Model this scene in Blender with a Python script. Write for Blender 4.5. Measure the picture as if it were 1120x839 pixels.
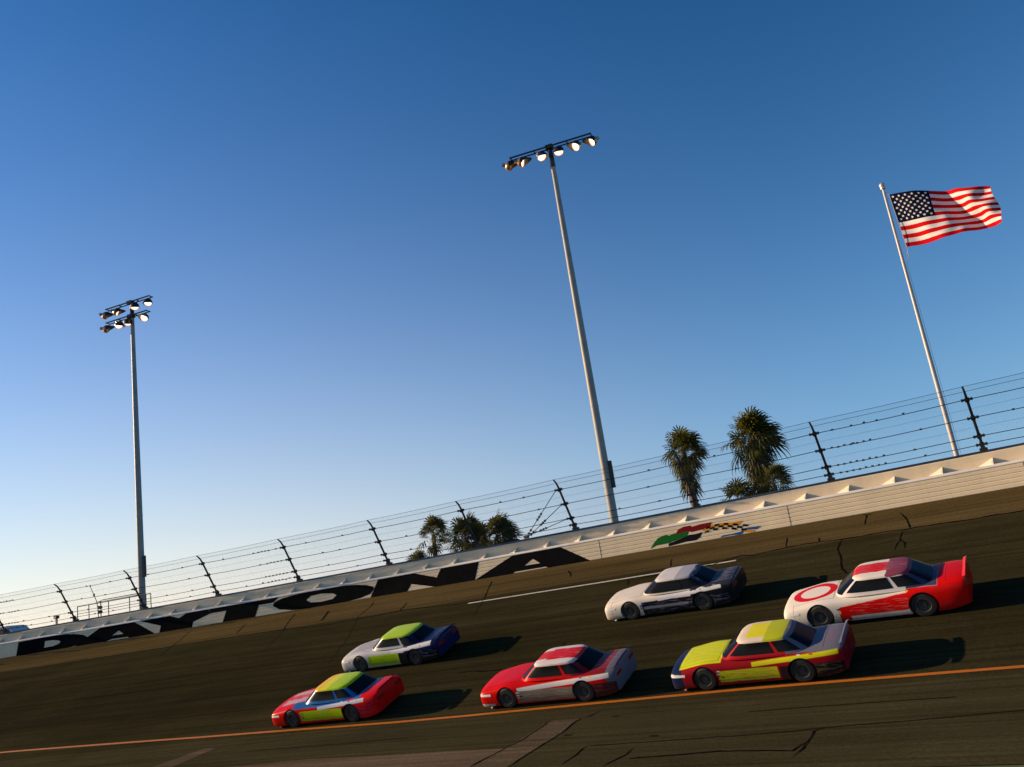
import bpy, bmesh, math, random
import numpy as np
from mathutils import Vector, Matrix
from mathutils.geometry import tessellate_polygon

for o in list(bpy.data.objects): bpy.data.objects.remove(o)
scn = bpy.context.scene
COL = scn.collection
random.seed(7)
rad = math.radians

# ------------------------------------------------------------------ camera, sky, sun, exposure
EYE = 3.686
cam = bpy.data.cameras.new('camera'); camo = bpy.data.objects.new('camera', cam); COL.objects.link(camo)
cam.sensor_fit = 'HORIZONTAL'; cam.sensor_width = 36
cam.angle = 2*math.atan(560/947.83)
cam.clip_start = .1; cam.clip_end = 9000
_r, _u, _f = (Vector(v) for v in ((.81333, .56399, -.14287), (.257, -.12796, .9579), (-.52196, .81581, .24902)))
_f.normalize(); _r = (_r - _r.dot(_f)*_f).normalized(); _u = _r.cross(_f)
M = Matrix((( _r.x, _u.x, -_f.x, 0), (_r.y, _u.y, -_f.y, 0), (_r.z, _u.z, -_f.z, EYE), (0, 0, 0, 1)))
camo.matrix_world = M
scn.camera = camo
scn.render.resolution_x = 1024; scn.render.resolution_y = 767
scn.view_settings.view_transform = 'Standard'; scn.view_settings.look = 'None'
scn.view_settings.exposure = 0.5; scn.view_settings.gamma = 1; scn.view_settings.use_curve_mapping = False

SUN_EL = rad(17.0); SUN_A = rad(14.0)
to_sun = Vector((-math.cos(SUN_A)*math.cos(SUN_EL), -math.sin(SUN_A)*math.cos(SUN_EL), math.sin(SUN_EL)))
world = bpy.data.worlds.new('World'); scn.world = world; world.use_nodes = True
wn = world.node_tree.nodes; wl = world.node_tree.links
sky = wn.new('ShaderNodeTexSky'); sky.sky_type = 'NISHITA'; sky.sun_disc = False
sky.sun_elevation = SUN_EL
sky.sun_rotation = math.atan2(to_sun.x, to_sun.y)
sky.altitude = 0; sky.air_density = 1.4; sky.dust_density = 0.; sky.ozone_density = 4
gm = wn.new('ShaderNodeGamma'); gm.inputs['Gamma'].default_value = 1.46; wl.new(sky.outputs[0], gm.inputs['Color'])   # deeper, more saturated clear winter sky
tn = wn.new('ShaderNodeVectorMath'); tn.operation = 'MULTIPLY'; tn.inputs[1].default_value = (.008, .342, .456)
wl.new(gm.outputs[0], tn.inputs[0])
# pale, slightly peach air low over the horizon, warmest towards the sun
def _w(kind, **kw):
    n = wn.new(kind)
    for k, v in kw.items(): setattr(n, k, v)
    return n
wtc = _w('ShaderNodeTexCoord'); wsp = _w('ShaderNodeSeparateXYZ'); wl.new(wtc.outputs['Generated'], wsp.inputs[0])
hz0 = _w('ShaderNodeMath', operation='MAXIMUM'); wl.new(wsp.outputs[2], hz0.inputs[0]); hz0.inputs[1].default_value = 0
hz1 = _w('ShaderNodeMath', operation='DIVIDE'); wl.new(hz0.outputs[0], hz1.inputs[0]); hz1.inputs[1].default_value = -.178
hz = _w('ShaderNodeMath', operation='POWER'); hz.inputs[0].default_value = math.e; wl.new(hz1.outputs[0], hz.inputs[1])
dt = _w('ShaderNodeVectorMath', operation='DOT_PRODUCT'); dt.inputs[1].default_value = (to_sun.x, to_sun.y, 0); wl.new(wtc.outputs['Generated'], dt.inputs[0])
dr_ = _w('ShaderNodeMapRange', interpolation_type='SMOOTHSTEP')
for k, v in (('From Min', -.1), ('From Max', .97), ('To Min', 0.), ('To Max', 1.)): dr_.inputs[k].default_value = v
wl.new(dt.outputs['Value'], dr_.inputs['Value'])
hc = _w('ShaderNodeMix', data_type='RGBA'); wl.new(dr_.outputs[0], hc.inputs[0])
hc.inputs[6].default_value = (3.15, 3.81, 6.16, 1); hc.inputs[7].default_value = (11.6, 8.2, 6.6, 1)
hm = _w('ShaderNodeMix', data_type='RGBA'); wl.new(hz.outputs[0], hm.inputs[0]); wl.new(tn.outputs[0], hm.inputs[6]); wl.new(hc.outputs[2], hm.inputs[7])
wl.new(hm.outputs[2], wn['Background'].inputs['Color'])
wn['Background'].inputs['Strength'].default_value = .1
sl = bpy.data.lights.new('sun', 'SUN'); sl.energy = 5.0; sl.angle = rad(.53); sl.color = (1, .75, .46)
so = bpy.data.objects.new('sun', sl); COL.objects.link(so)
so.rotation_euler = to_sun.to_track_quat('Z', 'Y').to_euler()

# ------------------------------------------------------------------ material helpers
def mat(name, col, rough=.6, metal=0., spec=.5, noise=None, bump=None, emit=None, coat=0.):
    """noise=(scale, amount[, detail]) varies the base colour; bump=(scale, strength)"""
    m = bpy.data.materials.new(name); m.use_nodes = True
    n = m.node_tree.nodes; l = m.node_tree.links; b = n['Principled BSDF']
    b.inputs['Base Color'].default_value = (*col, 1); b.inputs['Roughness'].default_value = rough
    b.inputs['Metallic'].default_value = metal; b.inputs['Specular IOR Level'].default_value = spec
    b.inputs['Coat Weight'].default_value = coat
    if noise or bump: tc = n.new('ShaderNodeTexCoord')
    if noise:
        t = n.new('ShaderNodeTexNoise'); t.inputs['Scale'].default_value = noise[0]; t.inputs['Detail'].default_value = 6
        l.new(tc.outputs['Object'], t.inputs['Vector'])
        mr = n.new('ShaderNodeMapRange'); mr.inputs['From Min'].default_value = .3; mr.inputs['From Max'].default_value = .7
        mr.inputs['To Min'].default_value = 1-noise[1]; mr.inputs['To Max'].default_value = 1+noise[1]
        l.new(t.outputs['Fac'], mr.inputs['Value'])
        mx = n.new('ShaderNodeVectorMath'); mx.operation = 'SCALE'; mx.inputs[0].default_value = col
        l.new(mr.outputs[0], mx.inputs['Scale']); l.new(mx.outputs[0], b.inputs['Base Color'])
    if bump:
        t = n.new('ShaderNodeTexNoise'); t.inputs['Scale'].default_value = bump[0]; t.inputs['Detail'].default_value = 4
        l.new(tc.outputs['Object'], t.inputs['Vector'])
        bp = n.new('ShaderNodeBump'); bp.inputs['Strength'].default_value = bump[1]; bp.inputs['Distance'].default_value = .02
        l.new(t.outputs['Fac'], bp.inputs['Height']); l.new(bp.outputs[0], b.inputs['Normal'])
    if emit:
        b.inputs['Emission Color'].default_value = (*emit[0], 1); b.inputs['Emission Strength'].default_value = emit[1]
    return m

class NT:
    """tiny node-expression helper"""
    def __init__(s, m): s.n = m.node_tree.nodes; s.l = m.node_tree.links
    def math(s, op, a, b=None, c=None):
        nd = s.n.new('ShaderNodeMath'); nd.operation = op
        for i, v in enumerate((a, b, c)):
            if v is None: continue
            if isinstance(v, (int, float)): nd.inputs[i].default_value = v
            else: s.l.new(v, nd.inputs[i])
        return nd.outputs[0]
    def noise(s, vec, scale, detail=5, rough=.6):
        t = s.n.new('ShaderNodeTexNoise'); t.inputs['Scale'].default_value = scale; t.inputs['Detail'].default_value = detail
        t.inputs['Roughness'].default_value = rough; s.l.new(vec, t.inputs['Vector']); return t.outputs['Fac']
    def comb(s, x, y, z=0.):
        c = s.n.new('ShaderNodeCombineXYZ')
        for i, v in enumerate((x, y, z)):
            if isinstance(v, (int, float)): c.inputs[i].default_value = v
            else: s.l.new(v, c.inputs[i])
        return c.outputs[0]
    def rng(s, v, a, b, c, d, smooth=False):
        r = s.n.new('ShaderNodeMapRange')
        if smooth: r.interpolation_type = 'SMOOTHSTEP'
        for k, x in zip(('From Min', 'From Max', 'To Min', 'To Max'), (a, b, c, d)): r.inputs[k].default_value = x
        s.l.new(v, r.inputs['Value']); return r.outputs[0]
    def mix(s, f, a, b):
        m = s.n.new('ShaderNodeMix'); m.data_type = 'RGBA'
        for key, v in ((0, f), (6, a), (7, b)):
            if isinstance(v, (int, float)): m.inputs[key].default_value = v
            elif isinstance(v, tuple): m.inputs[key].default_value = (*v[:3], 1)
            else: s.l.new(v, m.inputs[key])
        return m.outputs[2]
    def scale(s, col, f):
        v = s.n.new('ShaderNodeVectorMath'); v.operation = 'SCALE'
        if isinstance(col, tuple): v.inputs[0].default_value = col[:3]
        else: s.l.new(col, v.inputs[0])
        s.l.new(f, v.inputs['Scale']); return v.outputs[0]

def asphalt(name, dark, light, strip=None, groove=None, grain=.38):
    m = bpy.data.materials.new(name); m.use_nodes = True; N = NT(m); b = N.n['Principled BSDF']
    uv = N.n.new('ShaderNodeUVMap'); sp = N.n.new('ShaderNodeSeparateXYZ'); N.l.new(uv.outputs[0], sp.inputs[0])
    s, w = sp.outputs[0], sp.outputs[1]
    streak = N.noise(N.comb(N.math('MULTIPLY', s, .035), N.math('MULTIPLY', w, 1.6)), 1.0, 6, .65)
    streak2 = N.noise(N.comb(N.math('MULTIPLY', s, .25), N.math('MULTIPLY', w, 7.0), 3.3), 1.0, 4, .6)
    blot = N.noise(N.comb(s, w, 7.7), .35, 6, .65)
    fine = N.noise(N.comb(s, w, 1.1), 9., 4, .7)
    gr = N.noise(N.comb(s, w, 5.1), 38., 3, .8)
    f = N.math('MULTIPLY_ADD', streak, .55, N.math('MULTIPLY', blot, .45))
    col = N.mix(N.rng(f, .36, .64, 0, 1), dark, light)
    if strip:      # the older warm strip by the wall: another surfacing, sharp joint at w0
        w0, c2 = strip
        wob = N.math('ADD', w, N.math('MULTIPLY', N.math('SUBTRACT', N.noise(N.comb(s, 0., 9.), .5), .5), .35))
        col = N.mix(N.rng(wob, w0-.12, w0+.12, 0, 1), col, c2)
    if groove:
        g0, g1, amt = groove
        g = N.math('MULTIPLY', N.rng(w, g0, g0+2.2, 0, 1, True), N.rng(w, g1-2.2, g1, 1, 0, True))
        col = N.scale(col, N.math('SUBTRACT', 1.0, N.math('MULTIPLY', g, amt)))
    k = N.math('ADD', N.rng(fine, .3, .7, 1-grain*.5, 1+grain*.5), N.rng(gr, .3, .7, -grain*1.2, grain*1.2))
    rub = N.noise(N.comb(N.math('MULTIPLY', s, .022), N.math('MULTIPLY', w, 5.5), 4.4), 1.0, 4, .55)       # laid rubber: long thin marks
    k = N.math('MULTIPLY', k, N.rng(rub, .52, .62, 1.06, .80))
    wet = N.noise(N.comb(N.math('MULTIPLY', s, .09), N.math('MULTIPLY', w, .5), 8.4), 1.0, 5, .6)
    k = N.math('MULTIPLY', k, N.rng(wet, .35, .68, .86, 1.16))
    k = N.math('MULTIPLY', k, N.rng(streak2, .3, .7, .86, 1.14))
    col = N.scale(col, k)
    N.l.new(col, b.inputs['Base Color']); b.inputs['Roughness'].default_value = 1.
    b.inputs['Specular IOR Level'].default_value = 0.
    bp = N.n.new('ShaderNodeBump'); bp.inputs['Strength'].default_value = .35; bp.inputs['Distance'].default_value = .012
    N.l.new(gr, bp.inputs['Height']); N.l.new(bp.outputs[0], b.inputs['Normal'])
    return m

def worn_paint(name, col, under, rough=.6, wear=.5):
    m = bpy.data.materials.new(name); m.use_nodes = True; N = NT(m); b = N.n['Principled BSDF']
    uv = N.n.new('ShaderNodeUVMap'); sp = N.n.new('ShaderNodeSeparateXYZ'); N.l.new(uv.outputs[0], sp.inputs[0])
    a = N.noise(N.comb(sp.outputs[0], N.math('MULTIPLY', sp.outputs[1], 3.), 2.), 3.5, 6, .75)
    col_ = N.mix(N.rng(a, .5, .72, 0, wear), col, under)
    N.l.new(col_, b.inputs['Base Color']); b.inputs['Roughness'].default_value = rough; b.inputs['Specular IOR Level'].default_value = .2
    return m

def wall_white(name, col):
    m = bpy.data.materials.new(name); m.use_nodes = True; N = NT(m); b = N.n['Principled BSDF']
    tc = N.n.new('ShaderNodeTexCoord'); sp = N.n.new('ShaderNodeSeparateXYZ'); N.l.new(tc.outputs['Object'], sp.inputs[0])
    x, y, z = sp.outputs
    blot = N.noise(tc.outputs['Object'], .6, 6, .65)
    run = N.noise(N.comb(N.math('MULTIPLY', x, 5.), N.math('MULTIPLY', y, 5.), N.math('MULTIPLY', z, .5)), 1., 5, .7)
    scuff = N.noise(N.comb(N.math('MULTIPLY', x, .5), N.math('MULTIPLY', y, .5), N.math('MULTIPLY', z, 22.)), 1., 4, .7)
    k = N.math('MULTIPLY', N.rng(blot, .3, .7, .9, 1.06), N.rng(run, .35, .75, 1.02, .93))
    k = N.math('MULTIPLY', k, N.rng(scuff, .5, .8, 1.0, .88))
    N.l.new(N.scale(col, k), b.inputs['Base Color']); b.inputs['Roughness'].default_value = .55
    b.inputs['Specular IOR Level'].default_value = .3
    return m

def leafy(name, a, b_, trans=.25):
    m = bpy.data.materials.new(name); m.use_nodes = True; N = NT(m); b = N.n['Principled BSDF']
    tc = N.n.new('ShaderNodeTexCoord')
    f = N.noise(tc.outputs['Object'], 1.6, 5, .7)
    col = N.mix(N.rng(f, .35, .65, 0, 1), a, b_)
    N.l.new(col, b.inputs['Base Color']); b.inputs['Roughness'].default_value = .55; b.inputs['Specular IOR Level'].default_value = .12
    tr = N.n.new('ShaderNodeBsdfTranslucent'); N.l.new(col, tr.inputs['Color'])
    mx = N.n.new('ShaderNodeMixShader'); mx.inputs[0].default_value = trans
    N.l.new(b.outputs[0], mx.inputs[1]); N.l.new(tr.outputs[0], mx.inputs[2])
    N.l.new(mx.outputs[0], N.n['Material Output'].inputs['Surface'])
    return m

# ------------------------------------------------------------------ object helpers
def link(name, bm, mats, parent=None, smooth=False, angle=None):
    me = bpy.data.meshes.new(name); bm.to_mesh(me); bm.free()
    for m in (mats if isinstance(mats, (list, tuple)) else [mats]): me.materials.append(m)
    if smooth:
        me.polygons.foreach_set('use_smooth', [True]*len(me.polygons))
        if angle: me.set_sharp_from_angle(angle=rad(angle))
    o = bpy.data.objects.new(name, me); COL.objects.link(o)
    if parent: o.parent = parent
    return o
def empty(name, label, cat, loc=(0, 0, 0), rz=0., group=None, mw=None):
    o = bpy.data.objects.new(name, None); COL.objects.link(o); o.empty_display_size = .3
    o.location = loc; o.rotation_euler = (0, 0, rz)
    if mw is not None: o.matrix_world = mw
    return tag(o, label, cat, group)
def tag(o, label=None, cat=None, group=None, kind=None):
    for k, v in (('label', label), ('category', cat), ('group', group), ('kind', kind)):
        if v: o[k] = v
    return o
def box(bm, c, h, rot=None, mi=0):
    c = Vector(c); vs = []
    for sx in (-1, 1):
        for sy in (-1, 1):
            for sz in (-1, 1):
                v = Vector((sx*h[0], sy*h[1], sz*h[2]))
                if rot is not None: v = rot @ v
                vs.append(bm.verts.new(c+v))
    for f in ((0, 1, 3, 2), (4, 6, 7, 5), (0, 4, 5, 1), (2, 3, 7, 6), (0, 2, 6, 4), (1, 5, 7, 3)):
        bm.faces.new([vs[i] for i in f]).material_index = mi
def frame(d):
    d = d.normalized(); a = Vector((0, 0, 1)) if abs(d.z) < .9 else Vector((1, 0, 0))
    u = d.cross(a).normalized(); return u, d.cross(u).normalized()
def tube(bm, pts, r, seg=8, caps=True, mi=0):
    """tube along points; r a number or a list"""
    pts = [Vector(p) for p in pts]; rs = r if isinstance(r, (list, tuple)) else [r]*len(pts)
    rings = []
    for i, p in enumerate(pts):
        d = (pts[min(i+1, len(pts)-1)]-pts[max(i-1, 0)])
        u, v = frame(d)
        rings.append([bm.verts.new(p+rs[i]*(math.cos(2*math.pi*k/seg)*u+math.sin(2*math.pi*k/seg)*v)) for k in range(seg)])
    for a, b in zip(rings, rings[1:]):
        for k in range(seg):
            bm.faces.new((a[k], a[(k+1) % seg], b[(k+1) % seg], b[k])).material_index = mi
    if caps:
        bm.faces.new(rings[0][::-1]).material_index = mi; bm.faces.new(rings[-1]).material_index = mi
def lathe(bm, o, d, prof, seg=20, mi=0, cap0=False, cap1=False):
    """prof: list of (distance along d, radius)"""
    o = Vector(o); d = Vector(d).normalized(); u, v = frame(d); rings = []
    for t, r in prof:
        rings.append([bm.verts.new(o+d*t+r*(math.cos(2*math.pi*k/seg)*u+math.sin(2*math.pi*k/seg)*v)) for k in range(seg)])
    for a, b in zip(rings, rings[1:]):
        for k in range(seg):
            bm.faces.new((a[k], a[(k+1) % seg], b[(k+1) % seg], b[k])).material_index = mi
    if cap0: bm.faces.new(rings[0][::-1]).material_index = mi
    if cap1: bm.faces.new(rings[-1]).material_index = mi

# ------------------------------------------------------------------ the banked track: an arc about (0, YC)
RW, RO, YC = 245.611, 230.914, -207.394      # wall face radius, radius of the orange line
ZO = .6; TB = math.tan(rad(18)); TA = math.tan(rad(4))
WWALL = RW-RO
def tz(w): return ZO + w*(TB if w > 0 else TA)
def TP(s, w, dz=0.):                          # s: metres along the wall arc, w: metres (in plan) from the orange line
    a = s/RW; rho = RO+w
    return Vector((rho*math.sin(a), YC+rho*math.cos(a), tz(w)+dz))
def WP(s, dr, z):                             # beside the wall: dr outward of its face
    a = s/RW; rho = RW+dr
    return Vector((rho*math.sin(a), YC+rho*math.cos(a), z))
ZB = tz(WWALL)                                # foot of the wall
def loft_arc(bm, prof, s0, s1, step, closed=True, mi=0, uvl=None):
    """sweep a (dr, z) profile along the arc"""
    n = max(1, int(round((s1-s0)/step))); rings = []
    for i in range(n+1):
        s = s0+(s1-s0)*i/n
        rings.append([bm.verts.new(WP(s, dr, z)) for dr, z in prof])
    m = len(prof)
    for a, b in zip(rings, rings[1:]):
        for k in range(m if closed else m-1):
            bm.faces.new((a[k], b[k], b[(k+1) % m], a[(k+1) % m])).material_index = mi
    if closed:
        bm.faces.new(rings[0]); bm.faces.new(rings[-1][::-1])

M_track = asphalt('track_asphalt', (.0280, .0238, .0105), (.044, .0366, .0160), strip=(11.75, (.092, .063, .025)), groove=(1.0, 9.0, .22))
M_apron = asphalt('apron_asphalt', (.043, .036, .0165), (.062, .051, .024))
M_patch = asphalt('patch_concrete', (.060, .045, .026), (.135, .098, .060), grain=.45)
M_pink = asphalt('pink_concrete', (.098, .068, .042), (.135, .094, .060))
M_crack = mat('crack_tar', (.005, .004, .003), 1., spec=.02)
M_seam = mat('seam_tar', (.016, .013, .006), 1., spec=.02)
M_orange = worn_paint('orange_paint', (.46, .125, .008), (.14, .06, .015), wear=.6)
M_wline = worn_paint('white_line_paint', (.58, .50, .42), (.18, .14, .10), wear=.6)
M_grass = mat('grass', (.075, .085, .022), .9, noise=(.8, .5), bump=(6, .6))
M_outer = mat('outer_grass', (.07, .075, .03), .95, noise=(.3, .4))

S0, S1 = -125., 75.
def grid_strip(bm, ws, s0, s1, step, dz=0., mi=0, uvl=None):
    n = int(round((s1-s0)/step)); rows = []
    for i in range(n+1):
        s = s0+(s1-s0)*i/n; rows.append([(bm.verts.new(TP(s, w, dz)), s, w) for w in ws])
    for a, b in zip(rows, rows[1:]):
        for k in range(len(ws)-1):
            q = (a[k], b[k], b[k+1], a[k+1]); f = bm.faces.new([v[0] for v in q]); f.material_index = mi
            for lp, v in zip(f.loops, q): lp[uvl].uv = (v[1], v[2])
def ribbon(bm, pts, width, dz, mi, uvl, jitter=0., step=.25, taper=True):
    P = []
    for (a, b) in zip(pts, pts[1:]):
        L = math.hypot(b[0]-a[0], b[1]-a[1]); n = max(1, int(L/step))
        for i in range(n): P.append((a[0]+(b[0]-a[0])*i/n, a[1]+(b[1]-a[1])*i/n))
    P.append(pts[-1]); J = []; off = 0
    for i, p in enumerate(P):
        off = off*.6+random.uniform(-jitter, jitter)
        q0, q1 = P[max(i-1, 0)], P[min(i+1, len(P)-1)]
        d = Vector((q1[0]-q0[0], q1[1]-q0[1]));
        if d.length < 1e-6: d = Vector((1, 0))
        d.normalize(); n = Vector((-d.y, d.x))
        wd = width*((random.uniform(.6, 1.3)*(1+.9*abs(d.x))) if jitter else 1)   # open wider along the banking joints
        if taper and len(P) > 2 and (i == 0 or i == len(P)-1): wd *= .4
        c = Vector(p)+n*off; J.append((c-n*wd/2, c+n*wd/2))
    rows = [[(bm.verts.new(TP(q.x, q.y, dz)), q.x, q.y) for q in j] for j in J]
    for a, b in zip(rows, rows[1:]):
        q = (a[0], b[0], b[1], a[1]); f = bm.faces.new([v[0] for v in q]); f.material_index = mi
        for lp, v in zip(f.loops, q): lp[uvl].uv = (v[1], v[2])
def patch(bm, poly, dz, mi, uvl):
    vs = [bm.verts.new(TP(s, w, dz)) for s, w in poly]; f = bm.faces.new(vs); f.material_index = mi
    for lp, q in zip(f.loops, poly): lp[uvl].uv = q

CRACKS = [
 [(-11.67, 11.78), (-10.71, 11.87), (-9.67, 11.92), (-8.68, 11.84), (-7.99, 11.82), (-7.07, 11.88), (-6.39, 11.72), (-6.24, 11.8), (-5.2, 11.83), (-4.19, 11.67), (-3.29, 11.77), (-2.42, 11.71), (4, 11.8), (22, 11.7)],
 [(-17.07, 10.98), (-13.84, 11.15), (-12.8, 11.86), (-12.26, 11.52), (-11.67, 11.78)],
 [(-62, 11.8), (-52, 11.7), (-43.95, 11.65), (-38.38, 11.6), (-34.43, 11.25), (-29.9, 11.65), (-27.22, 11.34), (-25.13, 11.3)],
 [(-8.69, 11.77), (-8.75, 10.79), (-8.47, 9.6), (-8.3, 8.53), (-8.02, 7.96)],
 [(-8.29, 14.6), (-8.11, 14.39), (-8.02, 13.18)], [(-8.11, 14.39), (-7.93, 14.37)],
 [(-6.79, 14.02), (-6.44, 12.89), (-6.24, 11.8)], [(-6.51, 11.6), (-6.54, 10.63), (-6.58, 9.7)],
 [(-6.51, 10.73), (-6.29, 10.27), (-6.27, 9.68)], [(-11.14, 13.17), (-11.0, 11.93)], [(-9.73, 12.4), (-9.65, 11.91)],
 [(-26.13, 14.01), (-25.26, 11.53)], [(-21.77, 13.67), (-21.4, 13.1), (-21.17, 12.6)],
 [(-16.23, 12.85), (-15.91, 11.78)], [(-17.6, 10.94), (-17.43, 10.24)], [(-18.02, 5.05), (-17.88, 4.18)],
 [(-36.11, 13.47), (-35.6, 12.44), (-35.49, 12.07)], [(-33.44, 13.82), (-33.13, 13.19), (-32.96, 11.87)],
 [(-30.61, 12.77), (-30.24, 11.58)], [(-42.15, 13.59), (-41.53, 12.18)],
 [(-38.88, 14.01), (-38.29, 12.59), (-37.55, 11.37)], [(-36.22, 13.51), (-35.52, 12.0)], [(-46.63, 14.04), (-46.0, 12.32), (-45.4, 10.4)],
 [(-21.91, 3.47), (-20.05, 3.32), (-19.69, 3.32)]]
FAINT = [[(-9.94, 10.62), (-8.76, 10.6)], [(-7.58, 10.5), (-6.63, 10.67)], [(-32.96, 11.87), (-31.2, 8.2), (-30.4, 6.0)], [(-37.55, 11.37), (-36.6, 8.6)], [(-25.26, 11.53), (-24.6, 9.3)],
         [(-70, 7.4), (-50, 7.3), (-33, 7.45)], [(-60, 3.6), (-36, 3.7)], [(-14, 8.6), (-11, 8.7)], [(-5.5, 8.9), (6, 8.8)]]
APRON_CRACKS = [[(-11.13, -6.0), (-10.98, -5.18), (-11.01, -4.69)], [(-10.7, -5.54), (-8.59, -5.26), (-6.83, -5.5), (-6.67, -4.87), (-6.74, -4.07), (-6.56, -3.84)],
 [(-6.72, -5.87), (-6.65, -4.87)], [(-12.4, -5.79), (-12.51, -4.29)],
 [(-14.14, -1.32), (-14.0, -0.55)], [(-15.23, -5.53), (-15.15, -3.97), (-15.07, -3.15), (-15.33, -1.28)], [(-14.0, -5.73), (-14.07, -3.33), (-14.27, -1.36)]]
APRON_FAINT = [[(-12.44, -4.3), (-7.98, -4.08), (-6.65, -3.85), (-2.52, -3.35), (8, -3.3)], [(-27, -2.3), (-20, -2.2)], [(-9, -1.9), (-4, -1.8)]]

bm = bmesh.new(); uvl = bm.loops.layers.uv.new('UVMap')
grid_strip(bm, [0, 2, 4, 6, 8, 10, 12, WWALL+.3], S0, S1, 1.0, 0, 0, uvl)
OL = [(-125, .5), (-60, .5), (-44.57, .42), (-32.25, -.02), (-22.54, -.24), (-19.49, -.22), (-9.56, 0.0), (-3, .01), (20, 0), (75, 0)]
OL = [(s, w+.35) for s, w in OL]
ribbon(bm, OL, .125, .004, 1, uvl, step=1., taper=False)
for wv in (3.85, 7.7): ribbon(bm, [(q, wv+random.uniform(-.04, .04)) for q in range(-120, 74, 3)], .035, .005, 4, uvl, step=1., taper=False)
ribbon(bm, [(-25.96, 11.15), (-18.86, 11.17), (-12.89, 11.27)], .13, .004, 2, uvl, step=1., taper=False)
for c in CRACKS: ribbon(bm, c, .050, .007, 3, uvl, jitter=.035)
for c in FAINT: ribbon(bm, c, .032, .006, 4, uvl, jitter=.03)
bmesh.ops.recalc_face_normals(bm, faces=bm.faces)
track = tag(link('track', bm, [M_track, M_orange, M_wline, M_crack, M_seam]), kind='structure')

bm = bmesh.new(); uvl = bm.loops.layers.uv.new('UVMap')
grid_strip(bm, [-6.75, -4, -2, 0], S0, S1, 1.0, 0, 0, uvl)
patch(bm, [(-15.17, -5.9), (-15.15, -3.97), (-15.29, -1.34), (-14.27, -1.36), (-14.07, -3.33), (-13.98, -5.9)], .004, 1, uvl)
patch(bm, [(-15.25, -6.6), (-15.2, -4.07), (-17.46, -4.01), (-19.4, -4.02), (-22.51, -3.88), (-26.2, -4.16), (-28, -6.6)], .005, 2, uvl)
patch(bm, [(-30.33, -3.9), (-30.13, -1.3), (-29.47, -1.4), (-28.96, -3.9)], .004, 1, uvl)
for s, w in ((-13.11, -1.35), (-10.89, -3.71), (-13.72, -3.12)):
    patch(bm, [(s+.16*math.cos(k*math.pi/4)*random.uniform(.7, 1.2), w+.09*math.sin(k*math.pi/4)*random.uniform(.7, 1.3)) for k in range(8)], .004, 4, uvl)
for c in APRON_CRACKS: ribbon(bm, c, .042, .009, 3, uvl, jitter=.03)
for c in APRON_FAINT: ribbon(bm, c, .035, .008, 4, uvl, jitter=.03)
bmesh.ops.recalc_face_normals(bm, faces=bm.faces)
for f in bm.faces:
    if f.normal.z < 0: f.normal_flip()
tag(link('apron', bm, [M_apron, M_patch, M_pink, M_crack, M_seam]), kind='structure')
for o_ in (track,):
    pass

# the ground: infield, bank under the track, raised land outside the wall, out to the horizon
bm = bmesh.new(); nA = 180
prof = [(60, 0.), (190, .0), (RO-9, .06), (RO-6.8, tz(-6.8)-.0), (RO-6.6, tz(-6.6)-.06), (RO, ZO-.08), (RW+.3, ZB-.10), (RW+.45, ZB-.1), (RW+1.0, 5.9), (RW+60, 5.9), (RW+300, 5.0), (1500, 4.), (5000, 3.)]
rings = []
for i in range(nA):
    a = 2*math.pi*i/nA
    rings.append([bm.verts.new((r*math.sin(a), YC+r*math.cos(a), z)) for r, z in prof])
for i in range(nA):
    A, B = rings[i], rings[(i+1) % nA]
    for k in range(len(prof)-1): bm.faces.new((A[k], B[k], B[k+1], A[k+1])).material_index = 0
bm.faces.new([r[0] for r in rings][::-1])
bmesh.ops.recalc_face_normals(bm, faces=bm.faces)
if sum(f.normal.z for f in bm.faces) < 0: bmesh.ops.reverse_faces(bm, faces=bm.faces)
# refine the sector by the track so the sheet follows the arc closely
near = [e for e in bm.edges if all(abs(math.atan2(v.co.x, v.co.y-YC)) < .62 and math.hypot(v.co.x, v.co.y-YC) > 100 for v in e.verts)
        and abs(math.hypot(*(e.verts[0].co.xy-Vector((0, YC))))-math.hypot(*(e.verts[1].co.xy-Vector((0, YC))))) < .01]
res = bmesh.ops.subdivide_edges(bm, edges=near, cuts=5, use_grid_fill=True)
pr = [p[0] for p in prof]
for v in bm.verts:
    q = v.co.xy-Vector((0, YC)); r = q.length
    t = min(pr, key=lambda x: abs(x-r/ (1.0)) if x >= r-1e-4 else 1e9) if r < 1400 else r
    if r < 1400 and t-r < .8 and t > 100: v.co.x, v.co.y = q.x*t/r, YC+q.y*t/r
tag(link('ground', bm, [M_grass]), kind='structure')

# ------------------------------------------------------------------ barrier wall with lettering, emblem and wedges
M_white = wall_white('barrier_white', (.84, .67, .44))
M_conc = wall_white('concrete_white', (.80, .64, .43))
M_cap = wall_white('cap_white', (.78, .70, .62))
M_black = mat('black_paint', (.005, .005, .006), .9, spec=.04, noise=(3, .3))
M_joint = mat('joint_dark', (.05, .04, .03), .8)
FH = .89
bw = empty('barrier_wall', 'long white steel barrier with big black letters curving along the top of the track', 'barrier', WP(0, 0, ZB))
def to_parent(o, par):            # keep world-space coordinates of a mesh built in world space
    o.parent = par; o.matrix_parent_inverse = Matrix.Translation(par.location).inverted() if par.rotation_euler.z == 0 else par.matrix_world.inverted()
    return o
prof = [(.30, ZB-.08)]
zz = 0.; nt = 5; th = FH/nt
prof.append((0.008, ZB-.08))
for i in range(nt):
    a = ZB+i*th; prof += [(.014, a+.003), (0., a+.024), (0., a+th-.024), (.014, a+th-.003)]
prof += [(.30, ZB+FH)]
bm = bmesh.new(); loft_arc(bm, prof, -118, 68, .5)
face = link('steel_face', bm, M_white); to_parent(face, bw)
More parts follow.
